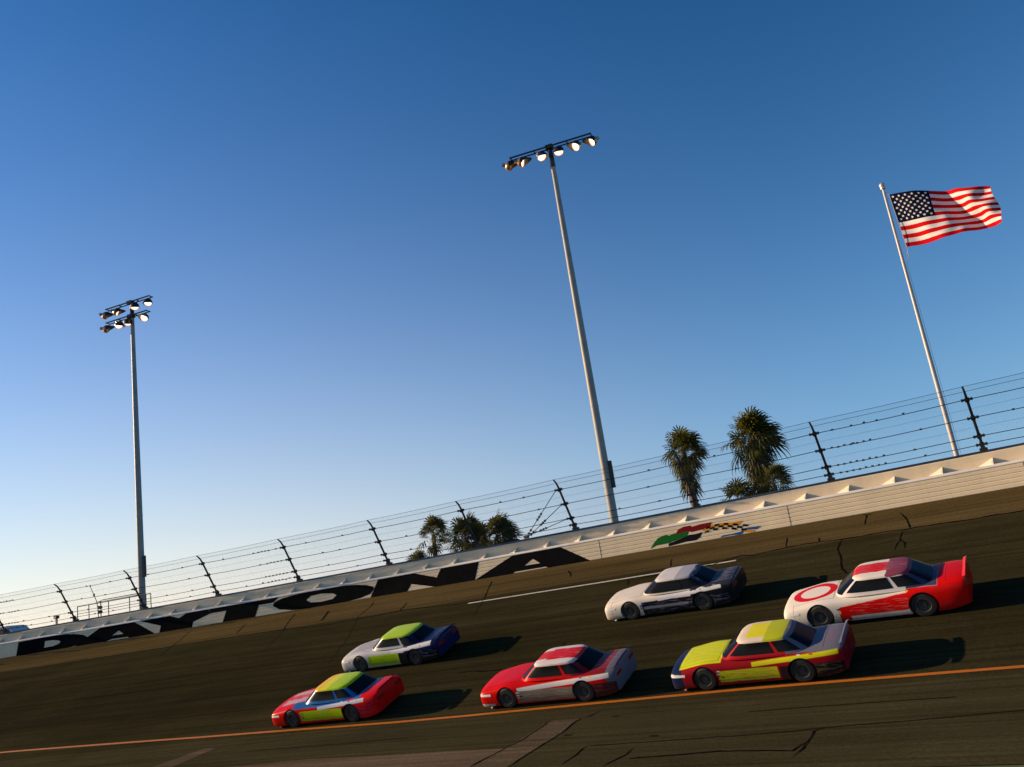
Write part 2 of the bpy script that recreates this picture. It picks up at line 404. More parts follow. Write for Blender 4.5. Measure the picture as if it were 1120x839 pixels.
bm = bmesh.new(); loft_arc(bm, [(-.015, ZB+FH+.002), (-.015, ZB+FH+.03), (.10, ZB+1.01), (.30, ZB+1.01), (.30, ZB+FH+.002)], -118, 68, .5)
to_parent(link('top_cap', bm, M_cap), bw)
for sj in [-20.36+9.1*k for k in range(-8, 9)]:
    bm = bmesh.new(); loft_arc(bm, [(-.0035, ZB+.0), (-.0035, ZB+FH), (.02, ZB+FH), (.02, ZB)], sj-.011, sj+.011, .03)
    to_parent(link('panel_joint', bm, M_joint), bw)
def decal(name, polys, m, off, label=None):
    """flat paint on the wall: polygons in (s, h) with optional holes, following the curve"""
    bm = bmesh.new()
    for outer, holes in polys:
        loops = [[Vector((s, h, 0)) for s, h in lp] for lp in [outer]+holes]
        flat = [v for lp in loops for v in lp]; vs = [bm.verts.new(v) for v in flat]
        for t in tessellate_polygon(loops):
            try: bm.faces.new([vs[i] for i in t])
            except ValueError: pass
    x0 = min(v.co.x for v in bm.verts); x1 = max(v.co.x for v in bm.verts); x = x0+.4
    while x < x1:
        bmesh.ops.bisect_plane(bm, geom=bm.verts[:]+bm.edges[:]+bm.faces[:], plane_co=(x, 0, 0), plane_no=(1, 0, 0)); x += .4
    for v in bm.verts: v.co = WP(v.co.x, -off, ZB+v.co.y)
    bmesh.ops.recalc_face_normals(bm, faces=bm.faces)
    if sum(f.normal.y for f in bm.faces) > 0: bmesh.ops.reverse_faces(bm, faces=bm.faces)
    o = to_parent(link(name, bm, m), bw)
    if label: o['label'] = label
    return o
LT = {
  'D': [(-61.52, 0.94), (-59.47, 0.97), (-58.37, 0.96), (-57.36, 0.93), (-56.53, 0.82), (-55.96, 0.69), (-55.63, 0.52), (-55.51, 0.38), (-55.72, 0.22), (-56.38, 0.1), (-56.88, 0.02), (-57.46, 0), (-58.38, 0), (-61.73, 0)],
  'Dh': [(-59.22, 0.7), (-58.54, 0.68), (-58.04, 0.6), (-57.87, 0.48), (-58.08, 0.36), (-58.55, 0.27), (-59.31, 0.26)],
  'A': [(-54.55, 0.94), (-51.69, 0.94), (-50.09, 0.0), (-52.16, 0.0), (-52.28, 0.07), (-53.55, 0.09), (-54.14, 0.0), (-56.72, 0.0)],
  'Ah': [(-53.54, 0.32), (-52.99, 0.57), (-52.62, 0.31)],
  'Y': [(-51.26, 0.92), (-48.84, 0.92), (-48.13, 0.69), (-47.5, 0.92), (-45.80, 0.92), (-45.63, 0.66), (-47.02, 0.32), (-47.13, 0), (-49.73, 0.0), (-49.58, 0.41)],
  'T': [(-45.77, 0.9), (-40.47, 0.9), (-40.97, 0.64), (-42.0, 0.64), (-42.33, 0), (-44.78, 0), (-44.46, 0.64), (-45.63, 0.64)],
  'O': [(-40.88, 0.59), (-40.29, 0.73), (-39.43, 0.8), (-38.5, 0.83), (-36.93, 0.83), (-35.84, 0.82), (-34.96, 0.75), (-34.35, 0.65), (-33.93, 0.52), (-33.9, 0.41), (-34.15, 0.2), (-34.87, 0.06), (-35.77, 0.0), (-37.12, 0), (-38.96, 0.0), (-39.61, 0.03), (-40.53, 0.18), (-40.99, 0.42)],
  'Oh': [(-38.58, 0.43), (-38.24, 0.6), (-37.5, 0.63), (-36.69, 0.54), (-36.46, 0.42), (-36.72, 0.26), (-37.55, 0.21), (-38.28, 0.27)],
  'N': [(-33.58, 0.84), (-31.23, 0.84), (-29.83, 0.44), (-29.51, 0.84), (-27.16, 0.84), (-27.54, 0.0), (-29.98, 0), (-31.47, 0.33), (-31.77, 0), (-34.2, 0)],
  'A2': [(-25.18, 0.87), (-22.46, 0.87), (-20.97, 0.0), (-23.28, 0), (-23.4, 0.07), (-25.15, 0.07), (-25.29, 0), (-27.55, 0.0)],
  'A2h': [(-24.57, 0.29), (-24.05, 0.55), (-23.68, 0.28)]}
for k, hole in (('D', 'Dh'), ('A', 'Ah'), ('Y', None), ('T', None), ('O', 'Oh'), ('N', None), ('A2', 'A2h')):
    mx = max(h for s, h in LT[k]); sc = (FH-.004)/mx
    ol = [(s, .003+h*sc) for s, h in LT[k]]; hl = [[(s, h*sc) for s, h in LT[hole]]] if hole else []
    decal('painted_letter', [(ol, hl)], M_black, .005)
EM = {'green': [(-17.83, 0.06), (-17.61, 0.3), (-17.35, 0.5), (-16.93, 0.58), (-16.86, 0.5), (-16.54, 0.57), (-15.82, 0.55), (-15.94, 0.36), (-16.37, 0.27), (-16.95, 0.18), (-17.47, 0.17)],
  'maroon': [(-16.5, 0.49), (-16.34, 0.7), (-16.05, 0.79), (-15.71, 0.79), (-15.67, 0.72), (-15.22, 0.77), (-14.69, 0.77), (-14.87, 0.51), (-15.22, 0.52), (-15.72, 0.49), (-15.82, 0.55), (-16.1, 0.55)],
  'black': [(-16.9, 0.16), (-16.38, 0.26), (-15.94, 0.36), (-15.85, 0.39), (-15.58, 0.37), (-15.21, 0.41), (-15.36, 0.2), (-15.57, 0.1), (-16.07, 0.11), (-16.47, 0.07), (-16.92, 0.04)],
  'amber': [(-14.71, 0.65), (-14.33, 0.65), (-14.11, 0.64), (-13.8, 0.59), (-13.33, 0.6), (-13.47, 0.43), (-13.73, 0.43), (-13.93, 0.48), (-14.25, 0.5), (-14.56, 0.53), (-15.23, 0.44), (-15.11, 0.53)],
  'blue': [(-13.27, 0.26), (-13.03, 0.26), (-12.55, 0.24), (-12.75, 0.12), (-12.9, 0.14), (-13.36, 0.2), (-13.35, 0.11), (-13.5, 0.01), (-13.91, 0.06), (-14.45, 0.04), (-14.33, 0.11), (-13.9, 0.11), (-13.48, 0.14)]}
ECOL = {'green': (.012, .13, .02), 'maroon': (.20, .008, .012), 'black': (.008, .008, .015), 'amber': (.70, .26, .012), 'blue': (.02, .10, .28)}
for i, (k, pl) in enumerate(EM.items()):
    m = mat('emblem_'+k, ECOL[k], .8, spec=.05)
    polys = [(pl, [])]
    if k == 'amber': polys.append(([(-13.41, 0.18), (-13.06, 0.15), (-12.81, 0.09), (-12.93, 0.01), (-13.28, 0.09)], []))
    decal('painted_flag', polys, m, .004+.0012*i, label=k+' waving flag of the emblem')
# chequered flag of the emblem: wavy rows of black cells
polys = []
for r in range(3):
    for c in range(9):
        if (r+c) % 2: continue
        s = -15.14+c*.21; y = lambda q: .25+.11*math.sin((q+15.2)*2.1)-.075*(q+15.2)*.6+.09
        q = [(s+.05*r, y(s)+r*.085-.02), (s+.215+.05*r, y(s+.215)+r*.085-.02), (s+.265+.05*r, y(s+.215)+(r+1)*.085-.02), (s+.05+.05*r, y(s)+(r+1)*.085-.02)]
        polys.append((q, []))
decal('painted_flag', polys, M_black, .0115, label='black and white chequered flag of the emblem')

# concrete wall behind, with foam wedges
cw = empty('concrete_wall', 'white concrete wall behind the steel barrier, carrying the catch fence', 'wall', WP(0, .75, ZB))
ZT = 6.92
bm = bmesh.new(); loft_arc(bm, [(.55, ZB-.3), (.55, ZT-.03), (.58, ZT), (.92, ZT), (.95, ZT-.03), (.95, ZB-.3)], -118, 68, .5)
to_parent(link('wall', bm, M_conc), cw)
ZW = ZB+1.012
bm = bmesh.new(); loft_arc(bm, [(.301, ZB+.92), (.301, ZW-.02), (.549, ZW-.02), (.549, ZB+.92)], -118, 68, .5)
to_parent(link('ledge', bm, M_conc), cw)
M_wedge = wall_white('wedge_white', (.80, .68, .51))
wb_ = None
for k in range(-40, 17):
    s = -3.15+1.83*k
    if wb_ is None:
        bm = bmesh.new()
        pts = [(-.62, .55, 0), (0, .15, 0), (0, .55, 0), (0, .55, .31), (-.62, .55, .03), (-.08, .18, .06), (0, .15, .05)]
        # local: x along the wall, y outward, z up
        V = [bm.verts.new((t, d-.55, h)) for t, d, h in pts]
        for f in ((0, 1, 5), (1, 6, 5), (0, 5, 4), (4, 5, 3), (5, 6, 3), (1, 2, 3, 6), (0, 4, 3, 2), (0, 2, 1)):
            bm.faces.new([V[i] for i in f])
        bmesh.ops.recalc_face_normals(bm, faces=bm.faces)
        wb_ = link('foam_wedge', bm, M_wedge); o = wb_
    else:
        o = wb_.copy(); COL.objects.link(o)
    p = WP(s, .548, ZW-.018); o.parent = cw
    o.matrix_parent_inverse = Matrix.Translation(cw.location).inverted()
    o.location = p; o.rotation_euler = (0, 0, -s/RW)

# ------------------------------------------------------------------ catch fence
M_steel = mat('fence_steel', (.030, .032, .030), .55, metal=.3, noise=(4, .3))
M_cable = mat('cable_steel', (.022, .024, .025), .5, metal=.3)
M_mesh = mat('mesh_wire', (.10, .105, .11), .5, metal=.5)
M_rail = mat('base_rail_paint', (.075, .085, .11), .6, noise=(2, .3))
cf = empty('catch_fence', 'tall dark steel catch fence of posts, cables and wire mesh on top of the wall', 'fence', WP(0, .75, ZT))
bm = bmesh.new(); loft_arc(bm, [(.62, ZT+.002), (.62, ZT+.10), (.88, ZT+.10), (.88, ZT+.002)], -118, 68, 1.)
to_parent(link('base_rail', bm, M_rail), cf)
POSTS = [-106.6+6.15*k for k in range(6)]+[-69.5, -63.4, -57.29, -51.45, -45.59, -39.47, -33.2, -27.5, -21.77, -15.45, -9.33, -3.38, 2.75, 8.9, 15.05, 21.2, 27.35, 33.5, 39.65, 45.8]
CZ = [7.25, 7.57, 8.27, 8.96]
def FDR(z): return .70-.605*(z-6.96)          # the fence leans in over the track
proto = None
def local_part(name, bm, m, par): return link(name, bm, m, par, smooth=True, angle=40)
for s in POSTS:
    a = -s/RW; p = WP(s, .68, ZT+.10)
    TILT = Matrix.Rotation(math.atan(.605), 3, 'X')
    if proto is None:
        bm = bmesh.new()
        pts = [(0, 0, 0), (0, -.605, 1.0), (0, -1.18, 1.95), (0, -1.30, 2.12), (0, -1.45, 2.28), (0, -1.66, 2.40)]
        tube(bm, pts, [.056, .056, .052, .048, .042, .038], 10)
        box(bm, (0, 0, .05), (.14, .13, .05)); box(bm, (0, -.09, .17), (.075, .09, .09), TILT)
        post = local_part('post', bm, M_steel, cf)
        kids = []
        for z in CZ:
            bm = bmesh.new(); zz = z-ZT-.10
            yy = -.605*zz; box(bm, (0, yy-.085, zz), (.21, .026, .036), TILT); box(bm, (.0, yy-.01, zz), (.08, .085, .065), TILT)
            for sx in (-.17, .17): box(bm, (sx, yy-.09, zz), (.025, .045, .05), TILT)
            kids.append(local_part('clamp', bm, M_steel, post))
        proto = (post, kids)
    else:
        post = proto[0].copy(); COL.objects.link(post); post.parent = cf
        for c in proto[1]:
            d = c.copy(); COL.objects.link(d); d.parent = post
    post.matrix_parent_inverse = Matrix.Translation(cf.location).inverted()
    post.location = p; post.rotation_euler = (0, 0, a)
def cable(dr, z, r, s0=-108, s1=46, clips=True):
    bm = bmesh.new(); pts = []
    for a, b in zip(POSTS, POSTS[1:]):
        if b < s0 or a > s1: continue
        for k in range(4):
            t = k/4; s = a+(b-a)*t; pts.append(WP(s, dr+random.uniform(-.01, .01), z-.03*math.sin(math.pi*t)*(1 if clips else .6)+random.uniform(-.008, .008)))
    tube(bm, pts, r, 6)
    if clips:
        cs = []
        for a, b in zip(POSTS, POSTS[1:]):
            for q in (.33, .66):
                if random.random() < .75: cs.append(a+(b-a)*(q+random.uniform(-.1, .1)))
        for base, sg in ((-9.33, 1), (-39.47, -1), (-63.4, 1), (21.2, 1)):
            for k in range(7):
                if random.random() < .85: cs.append(base+sg*(.5+.26*k))
        for s in cs: box(bm, WP(s, dr, z+.01-.03*random.random()), (.045, .025, .036), Matrix.Rotation(-s/RW, 3, 'Z'))
    to_parent(link('cable', bm, M_cable, smooth=False), cf)
for z in CZ: cable(FDR(z)-.10, z, .016)
cable(-.76, 9.26, .0085, clips=False); cable(-.97, 9.43, .0085, clips=False); cable(FDR(8.62), 8.62, .004, clips=False); cable(FDR(7.92), 7.92, .004, clips=False)
# woven wire mesh: every wire a thin prism
bm = bmesh.new(); z0, z1, z2 = ZT+.11, 8.98, 9.42; sp = .10; r = .0019
def wire(p, q):
    d = (q-p); u, v = frame(d); A = []
    for c in (p, q): A.append([bm.verts.new(c+r*(math.cos(t)*u+math.sin(t)*v)) for t in (0, 2.094, 4.189)])
    for k in range(3): bm.faces.new((A[0][k], A[0][(k+1) % 3], A[1][(k+1) % 3], A[1][k]))
s = -80.
while s < 20:
    H = z1-z0
    for sg in (-1, 1):
        top = s+sg*H*.8
        wire(WP(s, FDR(z0), z0), WP(top, FDR(z1), z1)); wire(WP(top, FDR(z1), z1), WP(top+sg*.4, -.95, z2))
    s += sp
to_parent(link('wire_mesh', bm, M_mesh), cf)
# slanting brace cables with turnbuckles at the expansion joint
for z, sg in ((8.96, .0), (8.27, .12), (7.57, -.1)):
    bm = bmesh.new(); A = WP(-21.9, FDR(z)-.1, z); B = WP(-24.56+sg, .66, 7.10)
    tube(bm, [A, B], .018, 6)
    for t in (.5, .56, .62, .85, .92): box(bm, A.lerp(B, t), (.05, .03, .045), Matrix.Rotation(.7, 3, 'Y'))
    to_parent(link('brace_cable', bm, M_cable), cf)
bm = bmesh.new(); box(bm, WP(-24.6, .72, 7.12), (.12, .08, .08)); to_parent(link('anchor_block', bm, M_cable), cf)

# ------------------------------------------------------------------ light poles
M_galv = mat('galvanised', (.34, .31, .27), .5, metal=0., spec=.3, noise=(1.5, .12))
M_dark = mat('dark_steel', (.035, .035, .035), .5, metal=.4)
M_refl = mat('spun_reflector', (.66, .34, .15), .32, metal=.75, noise=(8, .2))
M_lens = mat('lamp_lens', (.85, .80, .72), .15, emit=((1, .80, .58), 1.7))
M_visor = mat('visor_black', (.012, .012, .013), .45)
GZ = 5.88
def floodlight(par, x, zarm, az, down, drop, r=.30):
    """az: aim, 0 = towards the track (-y), + = to +x"""
    ax = Vector((math.sin(az)*math.cos(down), -math.cos(az)*math.cos(down), -math.sin(down)))
    o = Vector((x, -.28, zarm-drop))
    up = Vector((0, 0, 1)); up = (up-up.dot(ax)*ax).normalized(); side = ax.cross(up)
    bm = bmesh.new()
    lathe(bm, o, ax, [(-.50, .0), (-.50, .10), (-.30, .12), (-.27, .20), (-.14, .30), (0, r), (.03, r), (.03, r-.015), (-.06, r-.03)], 24)
    h = link('lamp_housing', bm, M_refl, par, smooth=True, angle=40)
    bm = bmesh.new(); lathe(bm, o, ax, [(-.03, r-.035), (-.02, r*.6), (-.015, .001)], 24)
    link('lens', bm, M_lens, h, smooth=True)
    bm = bmesh.new(); n = 14; R0, R1 = r+.008, r+.02
    rows = []
    for k in range(n+1):
        t = math.pi*(-.62+1.24*k/n)
        d = side*math.sin(t)+up*math.cos(t); ln = .10+.42*max(0, math.cos(t))
        rows.append([bm.verts.new(o+d*q+ax*e) for q, e in ((R0, -.10), (R0, ln), (R1, ln), (R1, -.10))])
    for a, b in zip(rows, rows[1:]):
        for k in range(4): bm.faces.new((a[k], b[k], b[(k+1) % 4], a[(k+1) % 4]))
    bm.faces.new(rows[0]); bm.faces.new(rows[-1][::-1])
    link('visor', bm, M_visor, h, smooth=True, angle=40)
    bm = bmesh.new(); t0 = Vector((x, 0, zarm)); q = o-ax*.40
    tube(bm, [t0, Vector((x, -.05, zarm-.12)), q], .035, 6)
    link('bracket', bm, M_dark, h)
    return h
def light_pole(label, X, Y, rz, top, arms, lamps, jz, jx):
    t = empty('light_pole', label, 'light pole', (X, Y, GZ), rz, 'floodlight poles behind the wall')
    zt = top-GZ
    bm = bmesh.new(); tube(bm, [(0, 0, -.3), (0, 0, 8), (0, 0, 16), (0, 0, zt-1.3)], [.25, .22, .185, .14], 24, caps=False)
    for z, rr in ((.05, .33), (8.0, .231), (16., .197)): lathe(bm, (0, 0, z), (0, 0, 1), [(-.06, rr-.03), (-.05, rr), (.05, rr), (.06, rr-.03)], 24)
    link('pole', bm, M_galv, t, smooth=True, angle=40)
    bm = bmesh.new(); tube(bm, [(0, 0, zt-1.3), (0, 0, zt+.05)], [.16, .13], 16)
    for z, x0, x1 in arms: box(bm, (0, -.12, z-GZ), (.22, .2, .12))
    link('mast_head', bm, M_dark, t, smooth=True, angle=40)
    for z, x0, x1 in arms:
        bm = bmesh.new()
        box(bm, ((x0+x1)/2, -.2, z-GZ+.05), ((x1-x0)/2, .035, .04)); box(bm, ((x0+x1)/2, .16, z-GZ+.05), ((x1-x0)/2, .03, .03))
        for x in (x0+.05, x0+(x1-x0)*.3, x0+(x1-x0)*.7, x1-.05): box(bm, (x, -.02, z-GZ+.05), (.03, .15, .028))
        link('crossarm', bm, M_dark, t)
    for x, z, az, dn in lamps: floodlight(t, x, z-GZ, rad(az), rad(dn), .52)
    bm = bmesh.new(); box(bm, (jx-.03, -.05, jz-GZ), (.10, .10, .74)); box(bm, (jx-.16, -.05, jz-GZ+.5), (.06, .05, .05)); box(bm, (jx-.16, -.05, jz-GZ-.5), (.06, .05, .05))
    bmesh.ops.bevel(bm, geom=bm.edges[:], offset=.015, segments=1, affect='EDGES')
    link('junction_box', bm, M_dark, t)
    return t
light_pole('tall steel light pole with one row of six floodlights, left of the palms', -21.85, 42.26, .27, 30.08, [(30.05, -2.55, 2.65)],
  [(-2.55, 30.05, 108, 16), (-1.75, 30.05, 92, 20), (-.52, 30.05, 48, 50), (.55, 30.05, 12, 58), (1.62, 30.05, -40, 30), (2.62, 30.05, -58, 26)], 9.95, .34)
light_pole('tall steel light pole with two rows of floodlights, above the black letters', -56.5, 36.77, .23, 30.25, [(30.15, -2.4, 1.9), (29.05, -2.4, 1.6)],
  [(-2.25, 30.15, 138, 16), (-1.15, 30.15, 124, 22), (.55, 30.15, 43, 54), (1.80, 30.15, 18, 50),
   (-2.20, 29.05, 132, 10), (-1.0, 29.05, 78, 52), (-.15, 29.05, 45, 60), (1.40, 29.05, 8, 30)], 10.25, .36)

# ------------------------------------------------------------------ flagpole and flag
FX, FY = -4.87, 43.17
fp = empty('flagpole', 'slender white flagpole behind the wall carrying a striped flag', 'flagpole', (FX, FY, GZ))
M_pole = mat('flagpole_white', (.55, .46, .40), .4, noise=(2, .08))
M_rope = mat('halyard', (.45, .40, .36), .8)
M_gold = mat('finial_metal', (.70, .55, .42), .35, metal=.4)
bm = bmesh.new(); tube(bm, [(0, 0, -.2), (0, 0, 5), (0, 0, 14.75)], [.115, .10, .06], 16); link('pole', bm, M_pole, fp, smooth=True, angle=40)
bm = bmesh.new(); bmesh.ops.create_uvsphere(bm, u_segments=16, v_segments=10, radius=.14)
bmesh.ops.translate(bm, verts=bm.verts, vec=(0, 0, 14.90)); tube(bm, [(0, 0, 14.7), (0, 0, 14.82)], .12, 12); link('finial', bm, M_gold, fp, smooth=True, angle=40)
FD = Vector((.985, -.17, 0)).normalized(); FN = Vector((FD.y, -FD.x, 0))     # fly direction, towards the camera
bm = bmesh.new()
tube(bm, [(.02, -.1, 14.6), FD*.10+Vector((0, 0, 14.45)), FD*.20+Vector((0, 0, 14.30)), FD*.33+Vector((0, 0, 11.45)), FD*.28+Vector((0, 0, 11.0)), FD*.14+Vector((0, 0, 10.75))], .011, 5)
tube(bm, [FD*.28+Vector((0, 0, 11.0)), FD*.24+Vector((0, 0, 11.2)), FD*.33+Vector((0, 0, 11.05))], .02, 5)
tube(bm, [FD*.14+Vector((0, 0, 10.75)), FD*.17+Vector((0, 0, 4)), FD*.19+Vector((0, 0, 1.2))], .008, 5)
link('halyard', bm, M_rope, fp)
def cloth(n, c):
    m = bpy.data.materials.new(n); m.use_nodes = True; N = NT(m); b = N.n['Principled BSDF']
    b.inputs['Base Color'].default_value = (*c, 1); b.inputs['Roughness'].default_value = .9; b.inputs['Specular IOR Level'].default_value = .02
    tr = N.n.new('ShaderNodeBsdfTranslucent'); tr.inputs['Color'].default_value = (*c, 1)
    mx = N.n.new('ShaderNodeMixShader'); mx.inputs[0].default_value = .15
    N.l.new(b.outputs[0], mx.inputs[1]); N.l.new(tr.outputs[0], mx.inputs[2]); N.l.new(mx.outputs[0], N.n['Material Output'].inputs['Surface'])
    return m
FLM = [cloth('flag_red', (.60, .006, .010)), cloth('flag_white', (.78, .74, .70)), cloth('flag_blue', (.006, .007, .028)), cloth('flag_star', (.78, .75, .74))]
def FP(u, v, off=0.):
    """u along the fly 0..1, v from the top 0..1 -> world"""
    tx, tzz = .20+4.18*u, 20.20-1.46*u+.10*math.sin(u*5.2+.4)*u**.5
    bx, bz = .32+4.22*u, 17.42-.62*u-.10*math.sin(u*6.0+.2)*u**.5
    x = tx+(bx-tx)*v+ .06*math.sin(v*7+u*3)*u; z = tzz+(bz-tzz)*v
    ph = u*9.5-v*2.6
    y = (.05+.27*min(1, u*1.6))*math.sin(ph)+.13*u*math.sin(u*19-v*5.5+1)+.05*math.sin(u*31+v*8)*u
    x -= .05*u*math.sin(2*ph)
    return Vector((FX, FY, 0))+FD*x+FN*(y+off)+Vector((0, 0, z))
def FPn(u, v, off):
    e = .004; a = FP(min(u+e, 1), v)-FP(max(u-e, 0), v); b = FP(u, min(v+e, 1))-FP(u, max(v-e, 0)); n = a.cross(b).normalized()
    if n.dot(FN) < 0: n = -n
    return FP(u, v)+n*off
bm = bmesh.new(); NU, NV = 120, 52
G = [[bm.verts.new(FP(i/NU, j/NV)) for j in range(NV+1)] for i in range(NU+1)]
for i in range(NU):
    for j in range(NV):
        f = bm.faces.new((G[i][j], G[i][j+1], G[i+1][j+1], G[i+1][j])); st = int(j/4)
        f.material_index = 2 if (i < NU*.40 and st < 7) else st % 2
        f.smooth = True
for r in range(9):
    for c in range(6 if r % 2 == 0 else 5):
        cu = (.40/12)*(1+2*c+(0 if r % 2 == 0 else 1)); cv = (7/13)/10*(r+1)
        for off in (.008, -.008):
            V = []
            for k in range(10):
                R = .026 if k % 2 == 0 else .0115
                t = math.pi*k/5-math.pi/2
                V.append(bm.verts.new(FPn(max(.002, cu+R*math.cos(t)*2.85/4.15*.95), cv+R*math.sin(t)*1.0, off)))
            ct = bm.verts.new(FPn(cu, cv, off))
            for k in range(10): bm.faces.new((ct, V[k], V[(k+1) % 10])).material_index = 3
fl = link('flag', bm, FLM); tag(fl, 'red and white striped flag with a dark blue starred corner, blowing to the right', 'flag')

# ------------------------------------------------------------------ palms
M_leafA = leafy('palm_leaf', (.034, .040, .006), (.17, .145, .018), .3)
M_leafD = leafy('palm_dead_leaf', (.050, .042, .012), (.125, .095, .030), .2)
M_trunk = mat('palm_trunk', (.22, .13, .085), .9, noise=(5, .35), bump=(9, .8))
WIND = Vector((1.0, .15, -.05))
def fan_leaf(bm, o, d, pet, R, droop, mi, nseg=13, spread=125, wind=.35):
    d = (d+WIND*wind*random.uniform(.5, 1.1)).normalized()
    up = Vector((0, 0, 1)); side = d.cross(up)
    if side.length < .05: side = Vector((1, 0, 0)).cross(d)
    side.normalize(); nrm = side.cross(d).normalized()
    roll = random.uniform(-.7, .7); side, nrm = side*math.cos(roll)+nrm*math.sin(roll), nrm*math.cos(roll)-side*math.sin(roll)
    c = o+d*pet+Vector((0, 0, -.08*pet))
    u = side*.025; a = [bm.verts.new(o-u), bm.verts.new(o+u), bm.verts.new(c+u*.6), bm.verts.new(c-u*.6)]
    bm.faces.new(a).material_index = mi
    for k in range(nseg):
        t = rad(spread)*(k/(nseg-1)-.5)*2*.5*1.6
        e = (d*math.cos(t)+side*math.sin(t)).normalized()
        L = R*(.72+.28*math.cos(t*.7))*random.uniform(.88, 1.06)
        wv = (side*math.cos(t)-d*math.sin(t))*.055*R
        fold = nrm*(.03 if k % 2 else -.03)*R
        g = Vector((0, 0, -droop*L))+WIND*(.13*L*wind*2)
        p1 = c+e*L*.55+fold+g*.18; p2 = c+e*L*.85+g*.6; p3 = c+e*L+g*1.25
        v = [bm.verts.new(q) for q in (c, p1+wv, p1-wv, p2+wv*.7, p2-wv*.7, p3)]
        for f in ((v[0], v[1], v[2]), (v[2], v[1], v[3], v[4]), (v[4], v[3], v[5])): bm.faces.new(f).material_index = mi
def palm(label, X, Y, zc, R, H, n=46, skirt=0, tr=.22, seed=1, low=-35, wind=.35, flat=1., skirt_h=2.2, cat='palm tree', name='palm_tree', group='palms behind the wall'):
    """zc: height (world) where the fronds spring; R: reach of the crown"""
    random.seed(seed)
    t = empty(name, label, cat, (X, Y, GZ), 0, group)
    top = zc-GZ; bm = bmesh.new(); pts = []; rs = []
    lean = random.uniform(-.15, .15)
    for k in range(15):
        q = k/14; pts.append((lean*q*q, .1*q, -.2+(top+.2)*q)); rs.append(tr*(1.25-.35*q)*(1.12 if k % 2 else .96))
    tube(bm, pts, rs, 12); link('trunk', bm, M_trunk, t, smooth=True, angle=50)
    bm = bmesh.new(); o = Vector(pts[-1])
    for i in range(n):
        el = rad(low+(88-low)*(i+.5)/n+random.uniform(-8, 8)); az = i*2.39996+random.uniform(-.3, .3)
        d = Vector((math.cos(el)*math.cos(az), math.cos(el)*math.sin(az), math.sin(el)*flat))
        pet = R*random.uniform(.32, .58)
        fan_leaf(bm, o+Vector((0, 0, random.uniform(-.3, .25)*H)), d, pet, R*random.uniform(.42, .62), random.uniform(.10, .36)+(.2 if el < 0 else 0), 0, wind=wind)
    for i in range(skirt):
        az = i*2.39996; q = i/max(1, skirt-1); el = rad(-30-50*q+random.uniform(-10, 10))
        d = Vector((math.cos(el)*math.cos(az), math.cos(el)*math.sin(az), math.sin(el)))
        fan_leaf(bm, o+Vector((0, 0, -.2-skirt_h*q)), d, R*.35*random.uniform(.8, 1.1), R*.5*random.uniform(.8, 1.1), .5, 1 if random.random() < .45 else 0, wind=wind*.4)
    link('crown', bm, [M_leafA, M_leafD], t)
    return t
palm('slim fan palm with a bare reddish trunk, left of the taller palm', -29.15, 71.7, 15.0, 2.35, 1.3, 56, 22, .25, 3, -28, .35, skirt_h=2.3)
palm('tallest fan palm, with a big shaggy crown, right of the slim palm', -23.2, 72.2, 14.8, 2.6, 2.4, 92, 40, .28, 5, -28, .42, skirt_h=3.8)
palm('small fan palm low on the right of the tallest palm', -21.5, 70.4, 10.5, 1.9, .6, 30, 4, .18, 8, -30, .5, skirt_h=.6)
palm('low yellow green palm at the foot of the tallest palm, on its left', -24.6, 70.1, 9.7, 2.1, .8, 30, 0, .18, 9, -20, .25)
palm('fan palm with a ragged open crown, leftmost of the low palm clump', -55.2, 67.7, 11.9, 2.1, 1.0, 34, 4, .22, 11, -25, .40, skirt_h=.8)
palm('broad bushy fan palm in the middle of the low palm clump', -51.6, 68.3, 11.0, 2.6, 1.6, 74, 14, .25, 13, -40, .35, skirt_h=1.2)
palm('bushy fan palm with wind swept fronds, rightmost of the low palm clump', -48.4, 68.9, 10.5, 2.6, 1.6, 70, 14, .25, 14, -40, .60, skirt_h=1.2)
palm('low leafy palm under the ragged palm, only just above the wall', -57.2, 67.2, 9.3, 1.7, .8, 28, 0, .18, 15, -20, .2)
palm('tiny palm top just showing above the wall beside the light pole', -39.0, 70.5, 9.15, .9, .4, 18, 0, .15, 17, -20, .4)
random.seed(21)

# ------------------------------------------------------------------ things behind the wall on the left
M_darkm = mat('rail_dark', (.045, .043, .040), .6, metal=.2)
gr = empty('guard_railing', 'thin dark guard railing behind the wall at the foot of the left light pole', 'railing', WP(-56, 2.2, GZ), 0)
rl = []
bm = bmesh.new(); tube(bm, [WP(s, 2.2, 8.04) for s in (-58.75, -57, -55, -53.4, -52.45)], .035, 6)
tube(bm, [WP(s, 2.2, 7.55) for s in (-58.75, -57, -55, -53.4, -52.45)], .018, 6); to_parent(link('rail', bm, M_darkm), gr)
bm = bmesh.new(); tube(bm, [WP(-57.3, 2.9, 8.26), WP(-53.8, 2.9, 8.26)], .03, 6); tube(bm, [WP(-57.3, 2.6, 8.14), WP(-53.8, 2.6, 8.14)], .02, 6)
tube(bm, [WP(-57.3, 2.2, 8.03), WP(-57.3, 2.9, 8.26)], .02, 5); tube(bm, [WP(-53.8, 2.2, 8.03), WP(-53.8, 2.9, 8.26)], .02, 5); to_parent(link('upper_rail', bm, M_darkm), gr)
for s in (-58.75, -57.75, -56.05, -54.25, -52.85, -52.45):
    bm = bmesh.new(); tube(bm, [WP(s, 2.2, GZ), WP(s, 2.2, 8.04)], .032, 6); to_parent(link('upright', bm, M_darkm), gr)
ep = empty('loudspeaker_post', 'pair of small black loudspeakers on a thin post behind the wall', 'loudspeaker', WP(-56.2, 1.7, GZ))
bm = bmesh.new(); tube(bm, [(0, 0, 0), (0, 0, 2.2)], .035, 8); link('post', bm, M_darkm, ep)
